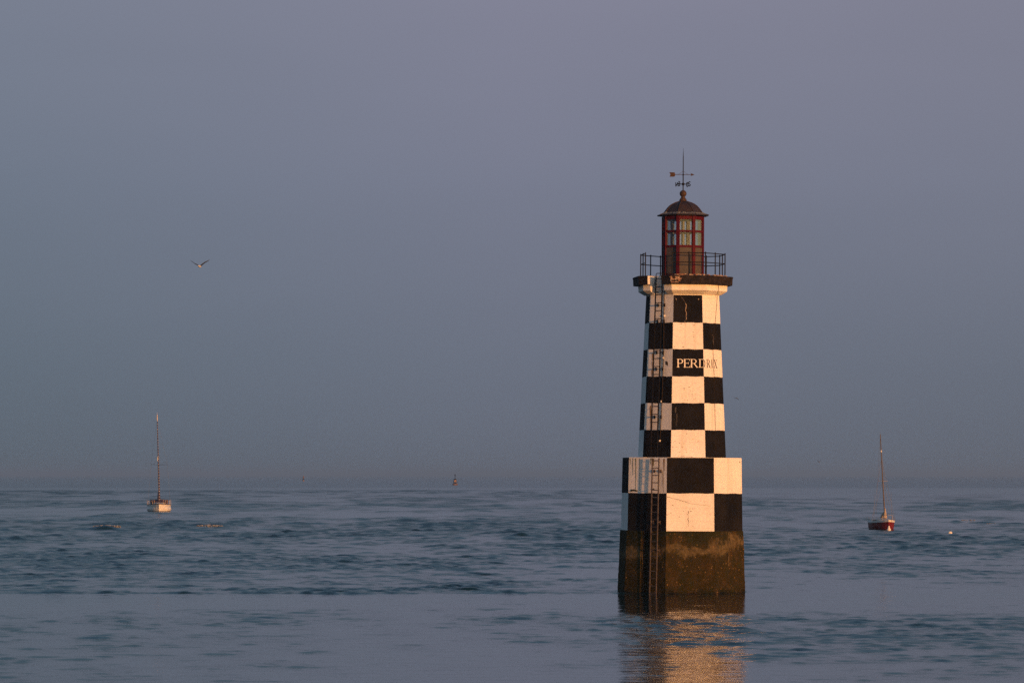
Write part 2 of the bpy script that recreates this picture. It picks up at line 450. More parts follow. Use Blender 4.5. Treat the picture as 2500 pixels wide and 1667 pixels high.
mb.lathe([(.30, zl(612)), (.30, zl(603)), (.10, zl(601))], 18)
mb.bar((.24, -.1, zl(603)), (.24, -.1, zL1 - .03), .03); mb.bar((.33, .05, zl(603)), (.33, .05, zL1 - .03), .025)
mb.build('lamp_column', 'column', lan, smooth=False)
mb = MB(); mb.loft([[V(RL - .02, octv(0, k), z) for k in range(8)] for z in (zL1 - .05, zL1 - .005)]); mb.build('lantern_ceiling', 'dome', lan)

# ---- roof
zr = lambda y: zf(y, 202.6)
prof = [(62.3, 526.6), (62.0, 525.0), (55, 522.6), (49, 520.4), (45.5, 517.5), (42.5, 513.2), (38.5, 507.8), (33.5, 502.4), (27.5, 498.0), (20.5, 494.4), (13, 492.0), (9.8, 490.6)]
roof = None
mb = MB(); rings = []
for (r_, y) in prof:
    Rr = r_ / .9603 / K
    ring = []
    for k in range(8):
        for u in (-1, -.5, 0, .5):
            ring.append(nrm(k) * Rr * C8 + tan_(k) * (u * Rr * math.sin(R(22.5))) + Vector((0, 0, zr(y))))
    rings.append(ring)
mb.loft(rings); roof = mb.build('roof', 'dome', light)
mb = MB()     # standing seams on the eight hips
for k in range(8):
    pts = [V(r_ / .9603 / K + .008, octv(0, k), zr(y) + .008) for (r_, y) in prof[1:]]
    mb = MB(); mb.tube(pts, .016, 6); mb.build('roof_seam', 'copper', roof)
mb = MB()     # pale patina collected along the flare
for k in range(8):
    n = 26; lo, hi = [], []
    for i in range(n + 1):
        u = -1 + 2 * i / n
        y0 = 523.6 + random.uniform(-.4, .5); y1 = 520.6 - 1.8 * abs(u) ** 3 + random.uniform(-2.4, 1.0)
        def rr(y):
            for (r0, ya), (r1, yb) in zip(prof[:-1], prof[1:]):
                if ya >= y >= yb: return r0 + (r1 - r0) * (ya - y) / (ya - yb)
            return 50
        for arr, y in ((lo, y0), (hi, y1)):
            Rr = rr(y) / .9603 / K
            arr.append(nrm(k) * (Rr * C8 + .006) + tan_(k) * (u * Rr * math.sin(R(22.5))) + Vector((0, 0, zr(y) + .007)))
    mb.loft([lo, hi], cap=False, closed=False)
mb.build('roof_patina', 'lichen', roof)
za = lambda y: zf(y, 203.0)
mb = MB(); mb.lathe([(9.6 / K, za(491)), (8.8 / K, za(488)), (5.2 / K, za(482.5)), (4.6 / K, za(480)), (5.4 / K, za(479.4)), (5.0 / K, za(478.6))], 8)
zb = za(473); mb.sphere((0, 0, zb), 8.5 / K, 24); mb.build('roof_finial', 'copper', roof, smooth=False)

# ---- weather vane
vane = empty('weather_vane', (0, 0, 0)); vane.parent = light
mb = MB(); mb.bar((0, 0, za(466)), (0, 0, za(425)), .027, .026, 8); mb.bar((0, 0, za(425)), (0, 0, za(385)), .024, .020, 8); mb.bar((0, 0, za(385)), (0, 0, za(362)), .020, .004, 8)
mb.sphere((0, 0, za(449.8)), 3.6 / K, 14); mb.sphere((0, 0, za(426.8)), 2.2 / K, 12)
mb.build('spire_rod', 'iron', vane)
mb = MB(); zz = za(426.6); X0 = -34 / K; X1 = 28 / K
mb.bar((X0 + .3, 0, zz), (X1 - .15, 0, zz), .013, .013, 6)
def plate(mb, pts, y0=-.006, y1=.006, mi=0):
    n = len(pts); vs = [(x, y0, z) for x, z in pts] + [(x, y1, z) for x, z in pts]
    mb.add(vs, [tuple(range(n)), tuple(range(2 * n - 1, n - 1, -1))] + [(i, i + n, (i + 1) % n + n, (i + 1) % n) for i in range(n)], mi)
h = 5.4 / K
plate(mb, [(X0, zz + h), (X0 + .20, zz + h * 1.02), (X0 + .27, zz + h * .9), (X0 + .30, zz), (X0 + .27, zz - h * .9), (X0 + .20, zz - h), (X0 + .01, zz - h), (X0 + .06, zz - .01)])
plate(mb, [(X1, zz), (X1 - .2, zz + .072), (X1 - .17, zz), (X1 - .2, zz - .072)])
for s in (-1, 1):
    mb.tube([(s * .02, 0, zz + 8.6 / K), (s * .09, 0, zz + 5.0 / K), (s * .17, 0, zz + 2 / K), (s * .26, 0, zz + .4 / K)], .006, 5)
mb.build('wind_arrow', 'copper', vane)
STRK = {'N': [((0, 0), (0, 1)), ((0, 1), (.8, 0)), ((.8, 0), (.8, 1))], 'E': [((0, 0), (0, 1)), ((0, 1), (.65, 1)), ((0, .5), (.55, .5)), ((0, 0), (.65, 0))],
        'O': [((.2, 0), (.6, 0)), ((.6, 0), (.8, .25)), ((.8, .25), (.8, .75)), ((.8, .75), (.6, 1)), ((.6, 1), (.2, 1)), ((.2, 1), (0, .75)), ((0, .75), (0, .25)), ((0, .25), (.2, 0))],
        'S': [((0, .12), (.25, 0)), ((.25, 0), (.6, 0)), ((.6, 0), (.75, .25)), ((.75, .25), (.1, .68)), ((.1, .68), (.15, .92)), ((.15, .92), (.4, 1)), ((.4, 1), (.75, .9))]}
for ch, azd in (('N', (-.83, .56)), ('S', (.83, -.56)), ('E', (-.6, -.8)), ('O', (.6, .8))):
    d = Vector((azd[0], azd[1], 0)).normalized(); mb = MB(); zc = za(449.8)
    mb.bar(d * .05 + Vector((0, 0, zc)), d * .30 + Vector((0, 0, zc)), .012, .012, 6)
    hh = 10.0 / K; ww = .16
    for (p0, p1) in STRK[ch]:
        f = lambda p: d * (.30 + p[0] * ww) + Vector((0, 0, zc - hh / 2 + p[1] * hh))
        mb.bar(f(p0), f(p1), .0215, .0215, 6)
    mb.build('compass_letter', 'iron', vane)

# ---- ladders
def ladder(name, pts_fn, z0, z1, pitch, half, m_r, m_g, brackets, wall_off, parent=light, thick=.046):
    L = empty(name, (0, 0, 0)); L.parent = parent
    side = tan_(7)
    for s in (-1, 1):
        b = MB(); b.beam(pts_fn(s * half, z0), pts_fn(s * half, z1), thick, .05, side); b.build('rail', m_r, L)
    z = z1 - .12
    while z > z0 + .1:
        b = MB(); b.bar(pts_fn(-half, z), pts_fn(half, z), .021, .021, 6); b.build('rung', m_g, L); z -= pitch
    for zb_ in brackets:
        for s in (-1, 1):
            b = MB(); p = pts_fn(s * half, zb_); b.beam(p, p - nrm(7) * (wall_off - .0), .04, .028, (0, 0, 1))
            b.beam(p - nrm(7) * (wall_off - .02) + Vector((0, 0, -.10)), p - nrm(7) * (wall_off - .02) + Vector((0, 0, .06)), .07, .03, side)
            b.build('bracket', m_g, L)
    return L
OFFU = .26
topz = zD1 - .04
fU = lambda a, z: fp(7, a, z, OFFU if z <= zS1 else OFFU, RS)
ladder('upper_ladder', fU, zB1 + .02, topz, .392, .195, 'iron', 'iron', [zf(y, 201.4) for y in (712, 744, 783, 860, 900, 1017, 1085)], OFFU)
OFFL = .22; AL = .64
def fL(a, z):
    f = RB if z > zB0 else RW
    return fp(7, AL + a, z, OFFL, f)
def fLs(a, z):     # straight line from foot to head
    z0, z1 = -.6, zB1 - .02; t = (z - z0) / (z1 - z0)
    p0 = fp(7, AL + a, z0, .20, RW); p1 = fp(7, AL + a, z1, .22, RB)
    return p0.lerp(p1, t)
ladder('lower_ladder', fLs, -.6, zB1 - .03, .359, .20, 'galv', 'galv', [zf(y, 200.3) for y in (1149, 1274, 1342)], .2)
fS = lambda a, z: fp(7, -.085 + a, z, -.16, RB if z > zB0 else RW)
def fSs(a, z):
    t = (z + .6) / (zB1 + .6); return fp(7, -.085 + a, -.6, -.20, RW).lerp(fp(7, -.085 + a, zB1, -.10, RB), t)
ladder('old_ladder', fSs, -.6, zB1 - .1, .43, .15, 'rust', 'rust', [], .1, thick=.03)
# curved hand grips at the head of the upper ladder
mb = MB()
for s in (-1, 1):
    p = fU(s * .2, topz); q = p - nrm(7) * .55
    mb.tube([p + Vector((0, 0, -.1)), p + Vector((0, 0, .10)), p + Vector((0, 0, .16)) - nrm(7) * .06, q + Vector((0, 0, .18)), q + Vector((0, 0, .0))], .02, 6)
mb.build('hand_grip', 'iron', light)
# conduit with clamps beside the ladder, lightning cable down the right-hand face
def aU(px, py): # metres along face 7 from the photo x of a point on the shaft wall
    p = at(px, py, 201.4); return (p.x - TX - (p.z * .0062) - nrm(7).x * RS(p.z) * C8) / tan_(7).x
mb = MB(); pts = [fp(7, aU(x, y) + .02, zf(y, 201.4), .03, RS) for x, y in ((1622.5, 700), (1622, 722), (1621, 780), (1620.5, 860), (1618, 930), (1615.8, 984), (1613, 1040), (1611, 1077))]
mb.tube(pts, .016, 6); mb.build('cable_conduit', 'cable', light)
for (x, y) in ((1623, 771), (1620, 874), (1615.5, 980), (1611.5, 1076)):
    b = MB(); b.box(fp(7, aU(x, y), zf(y, 201.4), .04, RS), .030, .035, .045, tan_(7), nrm(7)); b.build('cable_clamp', 'letter_pale', light, bevel=.008)
def aR(px, py):
    p = at(px, py, 201.8); return (p.x - TX - (p.z * .0062) - nrm(1).x * RS(p.z) * C8) / tan_(1).x
mb = MB(); pts = [nrm(1) * (RC * C8 + .03) + tan_(1) * .12 + Vector((0, 0, zD0 + .1)), nrm(1) * (RC * C8 + .02) + tan_(1) * .10 + Vector((0, 0, zC1))]
for x, y in ((1752, 726), (1749, 760), (1746.5, 788), (1741, 820), (1740.5, 855), (1742, 890), (1743.5, 918), (1744, 960), (1745, 1000), (1746, 1045), (1747, 1112)):
    pts.append(fp(1, aR(x, y), zf(y, 201.8), .012, RS))
mb.tube(pts, .0085, 5); mb.build('lightning_cable', 'cable', light)
mb = MB(); mb.box(fp(1, aR(1738, 818), zf(818, 201.8), .02, RS), .05, .02, .012, tan_(1), nrm(1)); mb.box(fp(1, aR(1741, 834), zf(830, 201.8), .015, RS), .014, .015, .2, tan_(1), nrm(1))
mb.build('cable_hook', 'galv', light)

# ---- ribbons: stains, streaks, cracks
def ribbon(mb, pts, widths, k, Rf, off=.004, mi=0, jit=.3):
    l, r_ = [], []
    for (a, z), w in zip(pts, widths):
        w1, w2 = w * (1 + random.uniform(-jit, jit)), w * (1 + random.uniform(-jit, jit))
        l.append(fp(k, a - w1 / 2, z, off, Rf)); r_.append(fp(k, a + w2 / 2, z, off, Rf))
    mb.loft([l, r_], cap=False, closed=False, mi=mi)
def aF(px, py, Y=201.3, k=0, Rf=None):
    Rf = Rf or RS; p = at(px, py, Y); return (p.x - TX - (p.z * .0062) - nrm(k).x * Rf(p.z) * C8) / tan_(k).x
def zz3(v): return zf(700 + v / 6.03)
mb = MB()
for seq, w in (([(790, 135), (820, 170), (850, 215), (868, 245)], .006), ([(868, 245), (876, 275), (872, 310), (864, 345), (874, 372), (880, 400), (872, 430), (880, 470), (868, 492)], .032),
               ([(868, 492), (850, 510), (852, 530)], .012), ([(700, 140), (720, 180), (735, 220)], .006), ([(862, 545), (872, 580), (860, 605)], .012)):
    pts = []
    for (u0, v0), (u1, v1) in zip(seq[:-1], seq[1:]):
        for i in range(4): 
            f = i / 4; pts.append((aF(1530 + (u0 + (u1 - u0) * f) / 6.03, 700 + v0 / 6.03) + random.uniform(-.006, .006), zz3(v0 + (v1 - v0) * f)))
    ribbon(mb, pts, [w * random.uniform(.4, 1.3) for _ in pts], 0, RS)
mb.build('plaster_crack', 'crack', light)
for (u, v, s) in ((728, 185, .02), (1058, 182, .025)):
    mb = MB(); mb.box(fp(0, aF(1530 + u / 6.03, 700 + v / 6.03), zz3(v), .01, RS), s, .008, s, tan_(0), nrm(0)); mb.build('wall_bolt', 'crack', light)
mb = MB()     # dark bolts on the block
for k, x, y, D in ((7, 1536, 1122, 201.2), (1, 1740.5, 1122, 200.6), (1, 1805, 1126.5, 202.3)):
    mb = MB(); mb.sphere(fp(k, aF(x, y, D, k, RB), zf(y, D), .01, RB), .032, 8); mb.build('wall_bolt', 'moss', light)
mb = MB()     # long settlement crack on the white cell of the block
def zb5(v): return zf(1080 + v / 3.92, 200.3)
seq = [(525, 518), (565, 524), (600, 535), (650, 545), (700, 560), (735, 573), (760, 582), (830, 590), (900, 597), (960, 606)]
up, dn = [], []
for i, (u, v) in enumerate(seq):
    t = .013 if i < 6 else .005; a = aF(1490 + u / 3.92, 1080 + v / 3.92, 200.3, 0, RB)
    up.append(fp(0, a, zb5(v) + t * random.uniform(.5, 1), .004, RB)); dn.append(fp(0, a, zb5(v) - t * random.uniform(.5, 1), .004, RB))
mb.loft([up, dn], cap=False, closed=False)
for (u, v, w) in ((768, 655, .05), (762, 632, .03), (597, 598, .035), (575, 672, .04), (540, 692, .03), (525, 692, .02), (660, 710, .03), (788, 632, .02), (790, 800, .02), (700, 655, .02)):
    a = aF(1490 + u / 3.92, 1080 + v / 3.92, 200.3, 0, RB); mb.box(fp(0, a, zb5(v), .002, RB), w, .003, .010, tan_(0), nrm(0))
for v in range(660, 800, 12):
    a = aF(1490 + (745 + random.uniform(-6, 6)) / 3.92, 1080 + v / 3.92, 200.3, 0, RB); mb.box(fp(0, a, zb5(v), .002, RB), .012, .003, .03 * random.random() + .01, tan_(0), nrm(0))
mb.build('block_crack', 'letter_dark', light)
mb = MB()     # flecks on the shaft's white cells where the paint has come off
for (u, v, w) in ((800, 545, .04), (795, 597, .012), (995, 565, .05), (978, 668, .02), (988, 714, .02), (985, 738, .02), (995, 800, .03), (820, 830, .012), (830, 885, .04), (700, 885, .04), (775, 660, .01),
                  (915, 1475, .04), (845, 1495, .035), (845, 1518, .02), (1075, 1470, .03), (935, 1530, .015), (972, 1530, .015)):
    mb.box(fp(0, aF(1530 + u / 6.03, 700 + v / 6.03), zz3(v), .002, RS), w, .003, random.uniform(.006, .014), tan_(0), nrm(0), mi=random.choice([0, 1]))
for (u, v, w) in ((920, 30, .04), (845, 50, .035), (843, 70, .02), (1005, 125, .025), (965, 138, .03), (912, 130, .02), (820, 190, .02), (855, 218, .025), (888, 222, .02), (990, 210, .03), (1008, 192, .02), (1078, 100, .015),
                  (705, 822, .03), (880, 713, .03), (970, 795, .04), (1050, 820, .035), (735, 908, .05), (675, 908, .03), (815, 910, .05), (840, 860, .03), (775, 855, .02), (775, 985, .03), (875, 955, .03), (880, 990, .04),
                  (820, 1048, .10), (900, 1050, .08), (955, 1052, .05), (760, 1046, .04)):
    mb.box(fp(0, aF(1530 + u / 6.03, 940 + v / 6.03), zf(940 + v / 6.03), .002, RS), w, .003, random.uniform(.006, .013), tan_(0), nrm(0), mi=random.choice([0, 1]))
mb.build('paint_chips', ['letter_dark', 'streak'], light)
mb = MB()     # rust running from the brackets (face 7)
def streak(x, y0, y1, w, Rf, D, mi=0, k=7):
    n = 10; pts = []; ws = []
    for i in range(n + 1):
        y = y0 + (y1 - y0) * i / n; pts.append((aF(x, y, D, k, Rf) + random.uniform(-.006, .006), zf(y, D))); ws.append(w * (1 - .6 * i / n))
    ribbon(mb, pts, ws, k, Rf, .004 + random.random() * .003, mi)
for x, y0, y1, w in ((1598, 784, 790, .07), (1594, 862, 880, .09), (1594, 882, 920, .07), (1592, 902, 919, .06), (1609, 1020, 1049, .05), (1589, 990, 1048, .09), (1590, 1000, 1049, .06), (1593, 1000, 1045, .05)):
    streak(x, y0, y1, w, RS, 201.4)
for x, y0, y1, w in ((1619.5, 1120, 1202, .05), (1617, 1150, 1190, .03), (1622, 1119, 1150, .04)): streak(x, y0, y1, w, RB, 200.4)
for x, y0, y1, w in ((1553, 1119, 1198, .07), (1546, 1119, 1160, .06), (1562, 1119, 1202, .03), (1595, 1119, 1138, .13), (1589, 1119, 1134, .08), (1540, 1119, 1135, .05)): streak(x, y0, y1, w, RB, 200.8, 1)  # greenish vertical streaks down the left face of the block
mb.build('rust_and_green_streaks', ['streak', 'greenish'], light)
mb = MB()     # moss tuft at the foot of the white cell, flaked patch beside the conduit
for i in range(26):
    x = 1540 + random.random() * 16; y = 1199 - random.random() * 5 * (1 - abs(x - 1546) / 12)
    mb.box(fp(7, aF(x, y, 200.9, 7, RB), zf(y, 200.9), .012, RB), random.uniform(.015, .045), .014, random.uniform(.01, .03), tan_(7), nrm(7))
for i in range(10):
    x = 1591 + random.random() * 6; mb.box(fp(7, aF(x, 1194.5, 200.5, 7, RB), zf(1195 - random.random() * 2, 200.5), .006, RB), .03, .006, .015, tan_(7), nrm(7))
mb.build('moss_tuft', 'moss', light)
mb = MB(); pa = [(1623.5, 883), (1627, 881.5), (1629.5, 883), (1630.5, 888), (1630, 894), (1627, 891), (1624, 889.5), (1625, 886)]
mb.add([fp(7, aF(x, y, 201.4, 7), zf(y, 201.4), .004, RS) for x, y in pa], [tuple(range(len(pa)))]); mb.build('flaked_patch', 'letter_dark', light)
# slot window in the right-hand face and pale drips on black cells
mb = MB(); mb.box(fp(1, aF(1738, 819, 201.9, 1), zf(819, 201.9), .01, RS), .07, .02, .012, tan_(1), nrm(1)); mb.build('wall_bracket', 'iron', light)
mb = MB()
n = 9
def drip(k, x, y0, y1, w, D=201.3, Rf=RS):
    pts = [(aF(x, y0 + (y1 - y0) * i / n, D, k, Rf) + random.uniform(-.01, .01), zf(y0 + (y1 - y0) * i / n, D)) for i in range(n + 1)]
    ribbon(mb, pts, [w * (.4 + .6 * math.sin(3.14 * (i + .5) / (n + 1))) for i in range(n + 1)], k, Rf, .003)
drip(0, 1649, 994, 1008, .07); drip(0, 1652, 1010, 1030, .05); drip(0, 1650, 1028, 1040, .03); drip(1, 1740.5, 820, 835, .05, 201.9)
mb.build('pale_drip', simple('greyed_black_paint', (.05, .045, .042), (.03, .027, .026), .8, 10), light)
# pale vertical run on the stone foot
mb = MB()
for x, y0, y1, w in ((1777.5, 1300, 1345, .05), (1778, 1345, 1380, .06)):
    n = 12
    pts = [(aF(x, y0 + (y1 - y0) * i / n, 201, 1, RW) + random.uniform(-.012, .012), zf(y0 + (y1 - y0) * i / n, 201)) for i in range(n + 1)]
    ribbon(mb, pts, [w] * (n + 1), 1, RW, .03, 0, .7)
mb.build('lime_run', simple('lime_deposit', (.13, .095, .05), (.06, .045, .02), .9, 8, .1), light)

# ---- the name, PERDRIX: serif capitals, pale on the black cell, dark on the white one
zT0, zT1 = zz3(1188), zz3(1063); HT = zT1 - zT0
def letter(ch, W, thin, thick):
    """list of polygons in (0..W, 0..1)"""
    P = []; sf = thick * .9; sh = .045
    def stem(x): P.append([(x, 0), (x + thick, 0), (x + thick, 1), (x, 1)]); P.append([(x - sf * .55, 0), (x + thick + sf * .55, 0), (x + thick + sf * .55, sh), (x - sf * .55, sh)]); P.append([(x - sf * .55, 1 - sh), (x + thick + sf * .55, 1 - sh), (x + thick + sf * .55, 1), (x - sf * .55, 1)])
    def bowl(x0, y0, y1, rx, n=10):
        cy = (y0 + y1) / 2; ry = (y1 - y0) / 2; tw = .055
        P.append([(x0, y1 - tw), (x0 + rx * .35, y1 - tw), (x0 + rx * .35, y1), (x0, y1)]); P.append([(x0, y0), (x0 + rx * .35, y0), (x0 + rx * .35, y0 + tw), (x0, y0 + tw)])
        xs = x0 + rx * .35; rX = rx * .65
        for i in range(n):
            t0, t1 = -math.pi / 2 + math.pi * i / n, -math.pi / 2 + math.pi * (i + 1) / n
            o = lambda t: (xs + rX * math.cos(t), cy + ry * math.sin(t)); q = lambda t: (xs + max(rX - thick, .01) * math.cos(t), cy + (ry - tw) * math.sin(t))
            P.append([q(t0), o(t0), o(t1), q(t1)])
    x0 = sf * .55
    if ch == 'P': stem(x0); bowl(x0 + thick, .45, 1, W - x0 - thick)
    if ch == 'R': stem(x0); bowl(x0 + thick, .47, 1, (W - x0 - thick) * .78); P.append([(W * .42, .48), (W * .42 + thick * 1.1, .48), (W, .0), (W - thick * 1.15, .0)]); P.append([(W - thick * 1.2, 0), (W + thick * .3, 0), (W + thick * .3, sh), (W - thick * 1.2, sh)])
    if ch == 'E':
        stem(x0)
        for y in (0, .48, .95): P.append([(x0 + thick, y), (W * (.95 if y != .48 else .75), y), (W * (.95 if y != .48 else .75), y + .05), (x0 + thick, y + .05)])
        P.append([(W * .9, 0), (W, 0), (W, .24), (W * .95, .24)]); P.append([(W * .88, .78), (W * .93, .78), (W * .95, 1), (W * .88, 1)]); P.append([(W * .72, .38), (W * .77, .38), (W * .77, .63), (W * .72, .63)])
    if ch == 'D': stem(x0); bowl(x0 + thick, 0, 1, W - x0 - thick, 16)
    if ch == 'I': stem(x0)
    if ch == 'X':
        P.append([(W * .08, 1), (W * .08 + thick * 1.1, 1), (W * .92, 0), (W * .92 - thick * 1.1, 0)]); P.append([(W * .1, 0), (W * .1 + thin, 0), (W * .9, 1), (W * .9 - thin, 1)])
        for a in (0, .62): 
            P.append([(W * a, 0), (W * (a + .38), 0), (W * (a + .38), sh), (W * a, sh)]); P.append([(W * a, 1 - sh), (W * (a + .38), 1 - sh), (W * (a + .38), 1), (W * a, 1)])
    return P
def clip(poly, xc, keep_left):
    out = []
    for i in range(len(poly)):
        a, b = poly[i], poly[(i + 1) % len(poly)]
        ia = (a[0] <= xc) == keep_left or a[0] == xc; ib = (b[0] <= xc) == keep_left or b[0] == xc
        if ia: out.append(a)
        if ia != ib and a[0] != b[0]:
            t = (xc - a[0]) / (b[0] - a[0]); out.append((xc, a[1] + (b[1] - a[1]) * t))
    return out
hwT = RS((zT0 + zT1) / 2) * math.sin(R(22.5))
name_o = empty('painted_name', (0, 0, 0)); name_o.parent = light
xs0 = aF(1530 + 737 / 6.03, 885)
def put(ch, x0, W, thick, mode, lift=[0]):
    mbp, mbd = MB(), MB()
    for poly in letter(ch, W, .35 * thick, thick):
        poly = [(x0 + x, y) for x, y in poly]
        for keep, mb_, k, sh in ((True, mbp, 0, 0), (False, mbd, 1, -2 * hwT)):
            c = clip(poly, hwT - .002 if keep else hwT + .002, keep)
            if len(c) < 3: continue
            lift[0] = (lift[0] + 1) % 12; o = .003 + .0006 * lift[0]
            n = len(c); vs = [fp(k, x + sh, zT0 + y * HT, -.002, RS) for x, y in c] + [fp(k, x + sh, zT0 + y * HT, o, RS) for x, y in c]
            mb_.add(vs, [tuple(range(n - 1, -1, -1)), tuple(range(n, 2 * n))] + [(i, (i + 1) % n, n + (i + 1) % n, n + i) for i in range(n)])
    if mbp.v: mbp.build('letter_' + ch.lower(), 'letter_pale', name_o)
    if mbd.v: mbd.build('letter_' + ch.lower(), 'letter_dark', name_o)
s_ = 1 / 6.03 / K
put('P', xs0, 93 * s_, .060, 0); put('E', xs0 + 98 * s_, 96 * s_, .060, 0); put('R', xs0 + 198 * s_, 112 * s_, .060, 0)
put('D', xs0 + 322 * s_, hwT + .14 - (xs0 + 322 * s_), .058, 0)
c0 = hwT + 46 * s_ / .625
put('R', c0 - 2 * s_ / .625, 60 * s_ / .625, .060, 1); put('I', c0 + 73 * s_ / .625, .09, .052, 1); put('X', c0 + 106 * s_ / .625, 62 * s_ / .625, .058, 1)

# ================================================================== BOATS
def hull_rings(L, B, fb_bow, fb_mid, draft, n=17, transom=.72, wl=.86):
    """rings along x from stern (-L/2) to bow (+L/2); returns outer ring lists from keel round to sheer"""
    rings = []
    for i in range(n):
        t = i / (n - 1); x = -L / 2 + L * t
        b = B / 2 * (transom + (1 - transom) * math.sin(min(t / .5, 1) * math.pi / 2)) if t < .5 else B / 2 * max(1 - ((t - .5) / .5) ** 2.3, .012)
        sheer = fb_mid + (fb_bow - fb_mid) * max(0, (t - .35) / .65) ** 1.6 + .06 * (1 - t)
        rings.append((x, b, sheer, t))
    return rings
def build_hull(root, L, B, fbb, fbm, draft, m_side, m_band, band, flare=.80):
    rs = hull_rings(L, B, fbb, fbm, draft)
    def ring(x, b, z, t, za_, zb_, rake):   # half section at fractions
        return None
    lev_side = [(-draft, .30), (-draft * .5, .62), (0.05, flare), (.35, flare + .1), (1 - band, .97)]
    def section(x, b, sheer, t, lv):
        out = []
        for f, w in lv:
            z = f if f < 0 or f == .05 else f * sheer
            rk = x + (L * .055) * (t ** 6) * (z / sheer - 1)  # raked stem
            out.append((rk, b * w, z))
        return out
    def shell(name, lv, m, close=False):
        mb = MB(); rings = []
        for (x, b, s, t) in rs:
            h_ = section(x, b, s, t, lv)
            rings.append([(p[0], p[1], p[2]) for p in h_] + [(p[0], -p[1], p[2]) for p in reversed(h_)])
        mb.loft(rings, cap=True, closed=close)
        return mb.build(name, m, root, smooth=False)
    shell('bottom', [(-draft, .30), (-draft * .5, .62), (0.05, flare), (.10, flare + .02)], 'boot', True)
    shell('hull', [(.10, flare + .02), (.35, flare + .1), (.65, .95), (1 - band, .99)], m_side, True)
    shell('sheer_band', [(1 - band, 1.0), (1.0, 1.02)], m_band, True)
    return rs
def rig_wire(root, a, b, r=.008, m='rope', name='stay_wire'):
    mb = MB(); mb.bar(a, b, r, r, 5); return mb.build(name, m, root)

# --- white sailboat, far left
p = on_water(384, 1249); d = p.y; mpp = d / F
white = empty('sailboat', (at(387, 1249, d + 3).x - .05, d + 4.5, 0), (0, 0, 0))
tag(white, 'white sailboat with dark banded furled sail, moored at the far left', 'sailboat')
yaw = R(-90 + 5)
white.rotation_euler = (R(0), R(0), yaw)
L, B = 10.6, 3.85
build_hull(white, L, B, 1.30, 1.08, .5, 'gel', 'boot', .07, flare=.93)
mb = MB(); secs = []
for x, w, h_ in ((-1.6, 1.05, .10), (-1.3, 1.12, .42), (1.2, .95, .46), (2.4, .7, .34), (3.1, .45, .06)):
    secs.append([(x, w, 1.0), (x, w * .88, 1.0 + h_ * .8), (x, w * .5, 1.0 + h_), (x, -w * .5, 1.0 + h_), (x, -w * .88, 1.0 + h_ * .8), (x, -w, 1.0)])
mb.loft(secs); mb.build('coachroof', 'deckcream', white)
for s in (-1, 1):
    mb = MB(); mb.box((3.02, s * .35, 1.22), .02, .30, .07, (1, 0, -.4), (0, 1, 0)); mb.box((.4, s * 1.02, 1.24), 1.0, .02, .07); mb.build('cabin_window', 'dkglass', white)
mb = MB(); mb.loft([[(-1.4, y, z) for y, z in ((1.3, 1.05), (1.1, 1.75), (.5, 1.95), (-.5, 1.95), (-1.1, 1.75), (-1.3, 1.05))], [(-.7, y, z) for y, z in ((1.2, 1.1), (1.0, 1.50), (.45, 1.62), (-.45, 1.62), (-1.0, 1.50), (-1.2, 1.1))]]); mb.build('spray_hood', 'sailcover', white)
HM = (1249 - 1012) * mpp * 1.0
tip = lambda f: (.8 - .1 * f, f * -.36 + .02, 1.45 + (HM - 1.45) * f)
mb = MB(); mb.bar((.8, 0, 1.0), tip(1), .085, .06, 8); mb.bar(tip(1), (.7, -.36, HM + .45), .02, .01, 5); mb.build('mast', 'alu', white)
mb = MB(); mb.bar(tip(.43), (tip(.43)[0], 1.45, tip(.43)[2] + .05), .03, .02, 6); mb.bar(tip(.43), (tip(.43)[0], -1.35, tip(.43)[2] + .05), .02, .012, 6); mb.build('spreader', 'iron', white)
mb = MB(); mb.box((.92, tip(.50)[1], tip(.50)[2]), .08, .12, .30); mb.build('radar_dome', 'gel', white)
# furled headsail: dark roll wound with pale bands
fa, fb_ = Vector((4.6, .06, 1.55)), Vector(tip(.93)) + Vector((.1, 0, 0))
mb = MB(); NB = 30
for i in range(NB):
    a = fa.lerp(fb_, i / NB); b = fa.lerp(fb_, (i + .80) / NB); c = fa.lerp(fb_, (i + 1) / NB); r0 = .115 - .06 * i / NB
    mb.bar(a, b, r0, r0, 8, 0); mb.bar(b, c, r0 + .004, r0 + .002, 8, 1)
mb.build('furled_headsail', ['sailcover', 'alu'], white)
mb = MB()
for i in range(7):
    t = i / 6; mb.sphere((.6 - 3.8 * t, .02 * math.sin(i * 2), 2.0 + .05 * math.sin(i)), .24 - .04 * t, 10)
mb.bar((.7, 0, 1.85), (-3.6, 0, 1.85), .07, .06, 8)
mb.lathe([(.13, 1.55), (.24, 1.9), (.2, 2.6), (.1, 3.4)], 8, (.75, -.04, 0)); mb.build('covered_mainsail', 'sailcover', white)
for s in (-1, 1):
    mb = MB()
    prev = None
    for x in (-4.9, -3.2, -1.4, .4, 2.2, 3.8):
        t = (x + L / 2) / L; b = (B / 2 * (1 - max(0, (t - .5) / .5) ** 2.3)) * (.97 if t > .3 else .86)
        mb.bar((x, s * b, 1.05), (x, s * b, 1.80), .02, .02, 5)
        if prev:
            for z in (1.42, 1.78): mb.bar((prev[0], s * prev[1], z), (x, s * b, z), .010, .010, 5)
        prev = (x, b)
    mb.build('guard_rail', 'alu', white)
mb = MB(); mb.tube([(4.0, .75, 1.25), (4.1, .72, 1.9), (5.0, .2, 1.95), (5.0, -.2, 1.95), (4.1, -.72, 1.9), (4.0, -.75, 1.25)], .022, 6); mb.build('bow_pulpit', 'alu', white)
